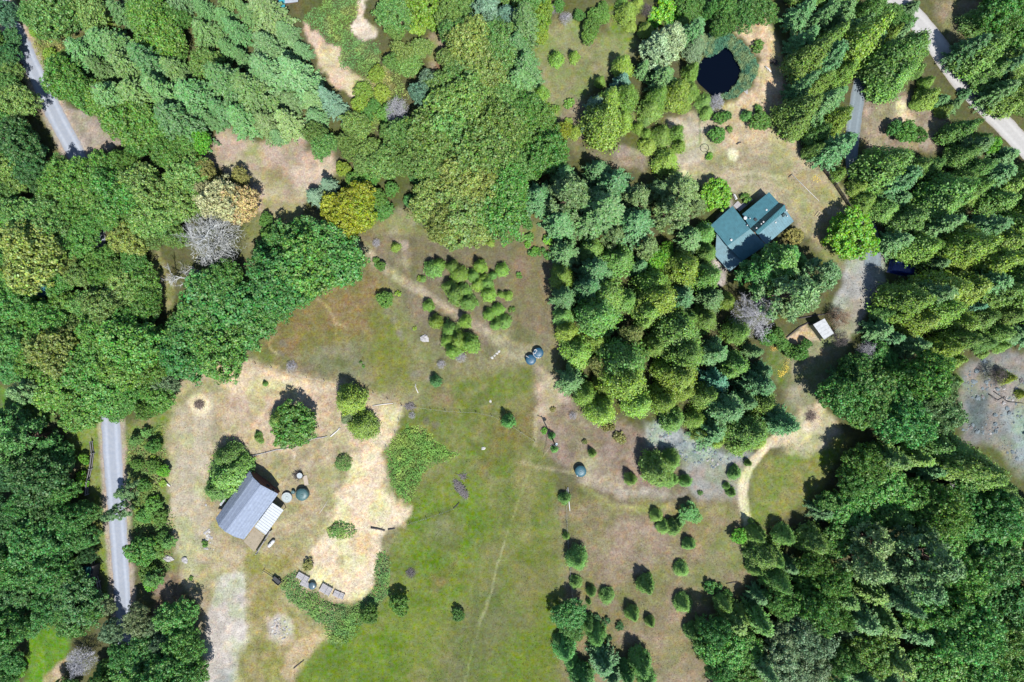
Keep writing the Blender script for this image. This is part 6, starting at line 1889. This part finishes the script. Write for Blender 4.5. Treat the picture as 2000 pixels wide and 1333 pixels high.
def woodland():
    """the wood going on beyond the edges of the picture, as one mass"""
    r = np.random.default_rng(640); pts = []
    for x0, x1, y0, y1 in ((-190, -45, -60, 1420), (2045, 2190, -120, 1420), (-60, 1180, -190, -50), (1530, 2060, -190, -50), (-60, 360, 1400, 1530), (1400, 2060, 1400, 1530)):
        n = int((x1 - x0) * (y1 - y0) / 2100)
        for _ in range(n): pts.append((r.uniform(x0, x1), r.uniform(y0, y1)))
    keep = []
    for p in pts:
        if all((p[0] - q[0]) ** 2 + (p[1] - q[1]) ** 2 > 46 ** 2 for q in keep): keep.append(p)
    cr = []
    for i, (k, n) in enumerate((('oak', 2), ('cedar', 2))):
        for me, tr in PROTO[k][2][:n]:
            v = np.empty(len(me.vertices) * 3, np.float32); me.vertices.foreach_get('co', v)
            q = v.reshape(-1, 4, 3)[::7]; m_ = q.mean(1, keepdims=True); cr.append((m_ + (q - m_) * 2.3, k))
    VV = []; TT = []
    for x, y in keep:
        gx, gy = G(x, y); q, k = cr[r.integers(len(cr))]
        a = r.uniform(0, 6.28); s_ = r.uniform(.75, 1.15); ca, sa = math.cos(a), math.sin(a)
        w = q.reshape(-1, 3) @ np.array([[ca, sa, 0], [-sa, ca, 0], [0, 0, 1]]) * s_
        VV.append(w + np.array([gx, gy, 0])); b_ = np.array(COLS['dark' if k == 'oak' else 'cedar2']) * r.uniform(.8, 1.2)
        TT.append(b_ * r.uniform(.65, 1.3, (len(q), 1)))
    V = np.concatenate(VV); T = np.concatenate(TT)
    o = link('woodland', quads_mesh('woodland', V, len(T), TINT, {'tint': T}))
    tag(o, 'woodland continuing beyond the edges of the plot', 'woodland', kind='stuff')


woodland()

# ------------------------------------------------------------------ masses of small growth
def thicket(name, label, poly, cols, hmax, dens, leaf, seed, feather=14, cat=None):
    """bramble: leaves over a mounded surface inside an outline"""
    r = np.random.default_rng(seed)
    pa = np.array(poly, float); lo, hi = pa.min(0) - 6, pa.max(0) + 6
    dens *= 1.5; leaf *= .78; hmax *= .85
    n = int((hi[0] - lo[0]) * (hi[1] - lo[1]) * S * S * dens)
    x = r.uniform(lo[0], hi[0], n); y = r.uniform(lo[1], hi[1], n)
    wx = x + 14 * (fbm(x, y, 16, seed) - .5); wy = y + 14 * (fbm(x, y, 16, seed + 50) - .5)
    sd = polysd(wx, wy, poly); k = sd > 13 * (r.random(n) ** 2.0) * (vnoise(x, y, 14, seed + 3) * 2) - 3; x, y, sd = x[k], y[k], sd[k]
    h = hmax * sstep(-2, feather, sd) * (.25 + 1.2 * fbm(x, y, 11, seed + 9, 3))
    gx, gy = (x - 1000) * S, (666.5 - y) * S
    e = .25
    def hh(x_, y_): return hmax * (.25 + 1.2 * fbm(x_, y_, 11, seed + 9, 3))
    nx_ = -(hh(x + 2, y) - hh(x - 2, y)) / (4 * S); ny_ = (hh(x, y + 2) - hh(x, y - 2)) / (4 * S)
    c = np.stack([gx, gy, gz(gx, gy) + h * r.uniform(.75, 1.08, len(x)) + .03], -1)
    nrm = np.stack([nx_, ny_, np.full(len(x), 1.1)], -1) + r.normal(size=(len(x), 3)) * .55
    a = leaf * r.uniform(.6, 1.4, len(x))
    V = leaves(c, nrm, a, a * .7, rng=r)
    cs = np.array(cols); w = fbm(x, y, 22, seed + 21, 3); w = sstep(.3, .7, w)[:, None]
    T = (cs[0] * (1 - w) + cs[1] * w) * r.uniform(.6, 1.4, (len(x), 1)) * (1 + .5 * (fbm(x, y, 9, seed + 33, 2) - .5))[:, None] * (1 + np.array([.5, .1, .2]) * (sstep(.55, .7, fbm(x, y, 18, seed + 44, 2)))[:, None])
    me = quads_mesh(name, V, len(x), TINT, {'tint': T})
    o = link(name, me)
    return tag(o, label, cat or 'brambles', kind='stuff')


thicket('bramble_thicket', 'bright green bramble thicket between straw pen and meadow', [(757, 885), (768, 855), (795, 832), (830, 838), (858, 868), (893, 885), (880, 900), (850, 905), (828, 925), (812, 960), (800, 985), (775, 968), (760, 930)],
        [(.07, .155, .03), (.10, .20, .035)], 1.1, 26, .2, 801)
thicket('bramble_thicket', 'long bramble bank curving below the straw pen', [(550, 1142), (560, 1125), (580, 1115), (590, 1140), (625, 1165), (660, 1182), (690, 1184), (712, 1174), (732, 1135), (738, 1080), (750, 1075), (765, 1110), (762, 1150), (740, 1190), (712, 1205), (694, 1240), (668, 1262), (648, 1258), (632, 1225), (600, 1200), (562, 1168)],
        [(.06, .135, .038), (.085, .17, .034)], 1.25, 26, .2, 802)
thicket('bramble_clump', 'small oblong bramble clump in the straw pen', [(642, 1035), (655, 1022), (680, 1022), (698, 1030), (690, 1044), (668, 1054), (648, 1050)], [(.06, .14, .03), (.09, .17, .03)], 1.2, 34, .2, 803, 8)
thicket('ivy_carpet', 'smooth green creeper carpet between the northern dirt strips', [(588, 35), (620, 15), (660, -20), (705, -20), (700, 25), (680, 48), (700, 80), (738, 82), (742, 110), (735, 150), (708, 150), (690, 138), (668, 128), (662, 95), (640, 78), (612, 55)],
        [(.062, .135, .04), (.085, .155, .034)], .8, 24, .2, 804)
thicket('leafy_dome', 'rounded clipped shrub dome on pale yard dirt', [(656, 890), (664, 882), (676, 882), (686, 892), (687, 906), (678, 917), (664, 916), (655, 905)], [(.055, .115, .03), (.07, .14, .03)], 1.9, 60, .16, 805, 11, 'shrub')
thicket('roadside_growth', 'yellow-green verge growth beside the north-west road', [(60, 62), (130, 48), (150, 70), (105, 130), (90, 140), (70, 100)], [(.12, .15, .045), (.10, .15, .035)], .7, 16, .2, 806)
thicket('meadow_weeds', 'lush weeds along the eastern edge of the north meadow', [(1290, 5), (1345, 0), (1340, 40), (1300, 50), (1270, 40)], [(.07, .18, .03), (.06, .14, .03)], .8, 18, .2, 807)
thicket('verge_weeds', 'rank green growth between road and barn yard', [(248, 850), (275, 835), (320, 830), (322, 900), (315, 960), (340, 1010), (335, 1100), (300, 1150), (268, 1120), (262, 1000), (250, 920)], [(.09, .15, .035), (.06, .12, .03)], .9, 12, .22, 808)
thicket('slope_weeds', 'pale green weeds below the creeper carpet', [(690, 165), (740, 130), (775, 135), (800, 190), (770, 245), (715, 260), (695, 220)], [(.10, .17, .035), (.13, .17, .05)], .9, 14, .2, 809)
thicket('yellow_flowers', 'curved bed of yellow flowers by the garden lawn', [(1533, 702), (1542, 700), (1540, 722), (1534, 735), (1524, 737), (1524, 728), (1532, 722)], [(.40, .34, .05), (.36, .29, .06)], .3, 60, .1, 810, 4, 'flowers')
thicket('orange_flowers', 'small orange flower patch by the garden shrubs', [(1509, 676), (1517, 676), (1518, 685), (1510, 685)], [(.42, .24, .06), (.40, .30, .06)], .3, 60, .1, 811, 3, 'flowers')
thicket('yellow_weeds', 'yellow flowering patch beside the curved board fence', [(1590, 340), (1597, 342), (1604, 352), (1600, 355), (1592, 347)], [(.55, .42, .06), (.5, .36, .06)], .2, 50, .09, 812, 3, 'flowers')


def reeds():
    r = np.random.default_rng(820)
    outer = [(1370, 70), (1395, 62), (1425, 66), (1450, 84), (1470, 108), (1480, 132), (1476, 155), (1462, 174), (1440, 190), (1418, 197), (1408, 194), (1405, 186), (1424, 180), (1438, 162), (1447, 140), (1438, 116), (1426, 100), (1416, 92), (1400, 106), (1382, 114), (1372, 112), (1366, 92)]
    n = 34000
    x = r.uniform(1360, 1485, n); y = r.uniform(58, 200, n)
    sd = polysd(x + 9 * (fbm(x, y, 12, 830) - .5), y + 9 * (fbm(x, y, 12, 840) - .5), outer) - 3 * r.random(n)
    k = sd > 0; x, y = x[k], y[k]
    gx, gy = (x - 1000) * S, (666.5 - y) * S
    h = r.uniform(.4, 1.2, len(x))
    lean = r.normal(size=(len(x), 2)) * .55
    c = np.stack([gx, gy, np.maximum(gz(gx, gy), -.45) + h * .6], -1)
    u = np.stack([lean[:, 0], lean[:, 1], np.ones(len(x)) * .8], -1)
    nrm = np.stack([-lean[:, 0], -lean[:, 1], np.full(len(x), .9)], -1) + r.normal(size=(len(x), 3)) * .5
    V = leaves(c, nrm, h * .42, .055 + .03 * r.random(len(x)), u, r)
    w = sstep(.3, .7, fbm(x, y, 10, 850))[:, None]
    T = (np.array((.045, .125, .075)) * (1 - w) + np.array((.13, .18, .08)) * w) * r.uniform(.6, 1.4, (len(x), 1))
    o = link('reeds', quads_mesh('reeds', V, len(x), TINT, {'tint': T}))
    tag(o, 'blue-green reed bed wrapping round the dark pond', 'reeds', kind='stuff')


reeds()


def grass():
    """tufts of standing grass and straw over the open ground"""
    r = np.random.default_rng(900)
    n = 60000
    x = r.uniform(-20, 2020, n); y = r.uniform(-20, 1353, n)
    openz = [z[0] for z in ZONES if (z[1][1] > 90)]
    keep = np.zeros(n, bool)
    for q in openz:
        pa = np.array(q, float)
        m = ~keep & (x > pa[:, 0].min()) & (x < pa[:, 0].max()) & (y > pa[:, 1].min()) & (y < pa[:, 1].max())
        if m.any():
            sd = polysd(x[m], y[m], q); kk = np.zeros(n, bool); kk[np.where(m)[0][sd > 2]] = True; keep |= kk
    for q in (POND,):
        keep &= polysd(x, y, q) < -3
    keep &= fbm(x, y, 30, 905) + .5 * r.random(n) > .62
    x, y = x[keep], y[keep]
    C = ground_colour(x, y)
    # straw and bare gravel carry few tufts
    bright = C.max(1); ok = (r.random(len(x)) < np.where(bright > .33, .22, 1.0))
    x, y, C = x[ok], y[ok], C[ok]
    rep = 3
    k = np.repeat(np.arange(len(x)), rep)
    gx = (x[k] - 1000) * S + r.normal(size=len(k)) * .12; gy = (666.5 - y[k]) * S + r.normal(size=len(k)) * .12
    h = r.uniform(.04, .14, len(k))
    c = np.stack([gx, gy, gz(gx, gy) + h * .45], -1)
    lean = r.normal(size=(len(k), 2))
    u = np.stack([lean[:, 0], lean[:, 1], np.full(len(k), .8)], -1)
    nrm = np.stack([-lean[:, 0] * .5, -lean[:, 1] * .5, np.full(len(k), 1.0)], -1) + r.normal(size=(len(k), 3)) * .4
    V = leaves(c, nrm, h * .9 + .04, .05 + .05 * r.random(len(k)), u, r)
    T = C[k] * r.uniform(.95, 1.45, (len(k), 1)) * (1 + .12 * r.normal(size=(len(k), 3)) * np.array([1, .5, 1]))
    o = link('grass', quads_mesh('grass', V, len(k), vcol_mat('grass_blade', .85), {'tint': np.clip(T, .01, .8)}))
    tag(o, 'tufts of standing grass and straw over the open ground', 'grass', kind='stuff')


grass()
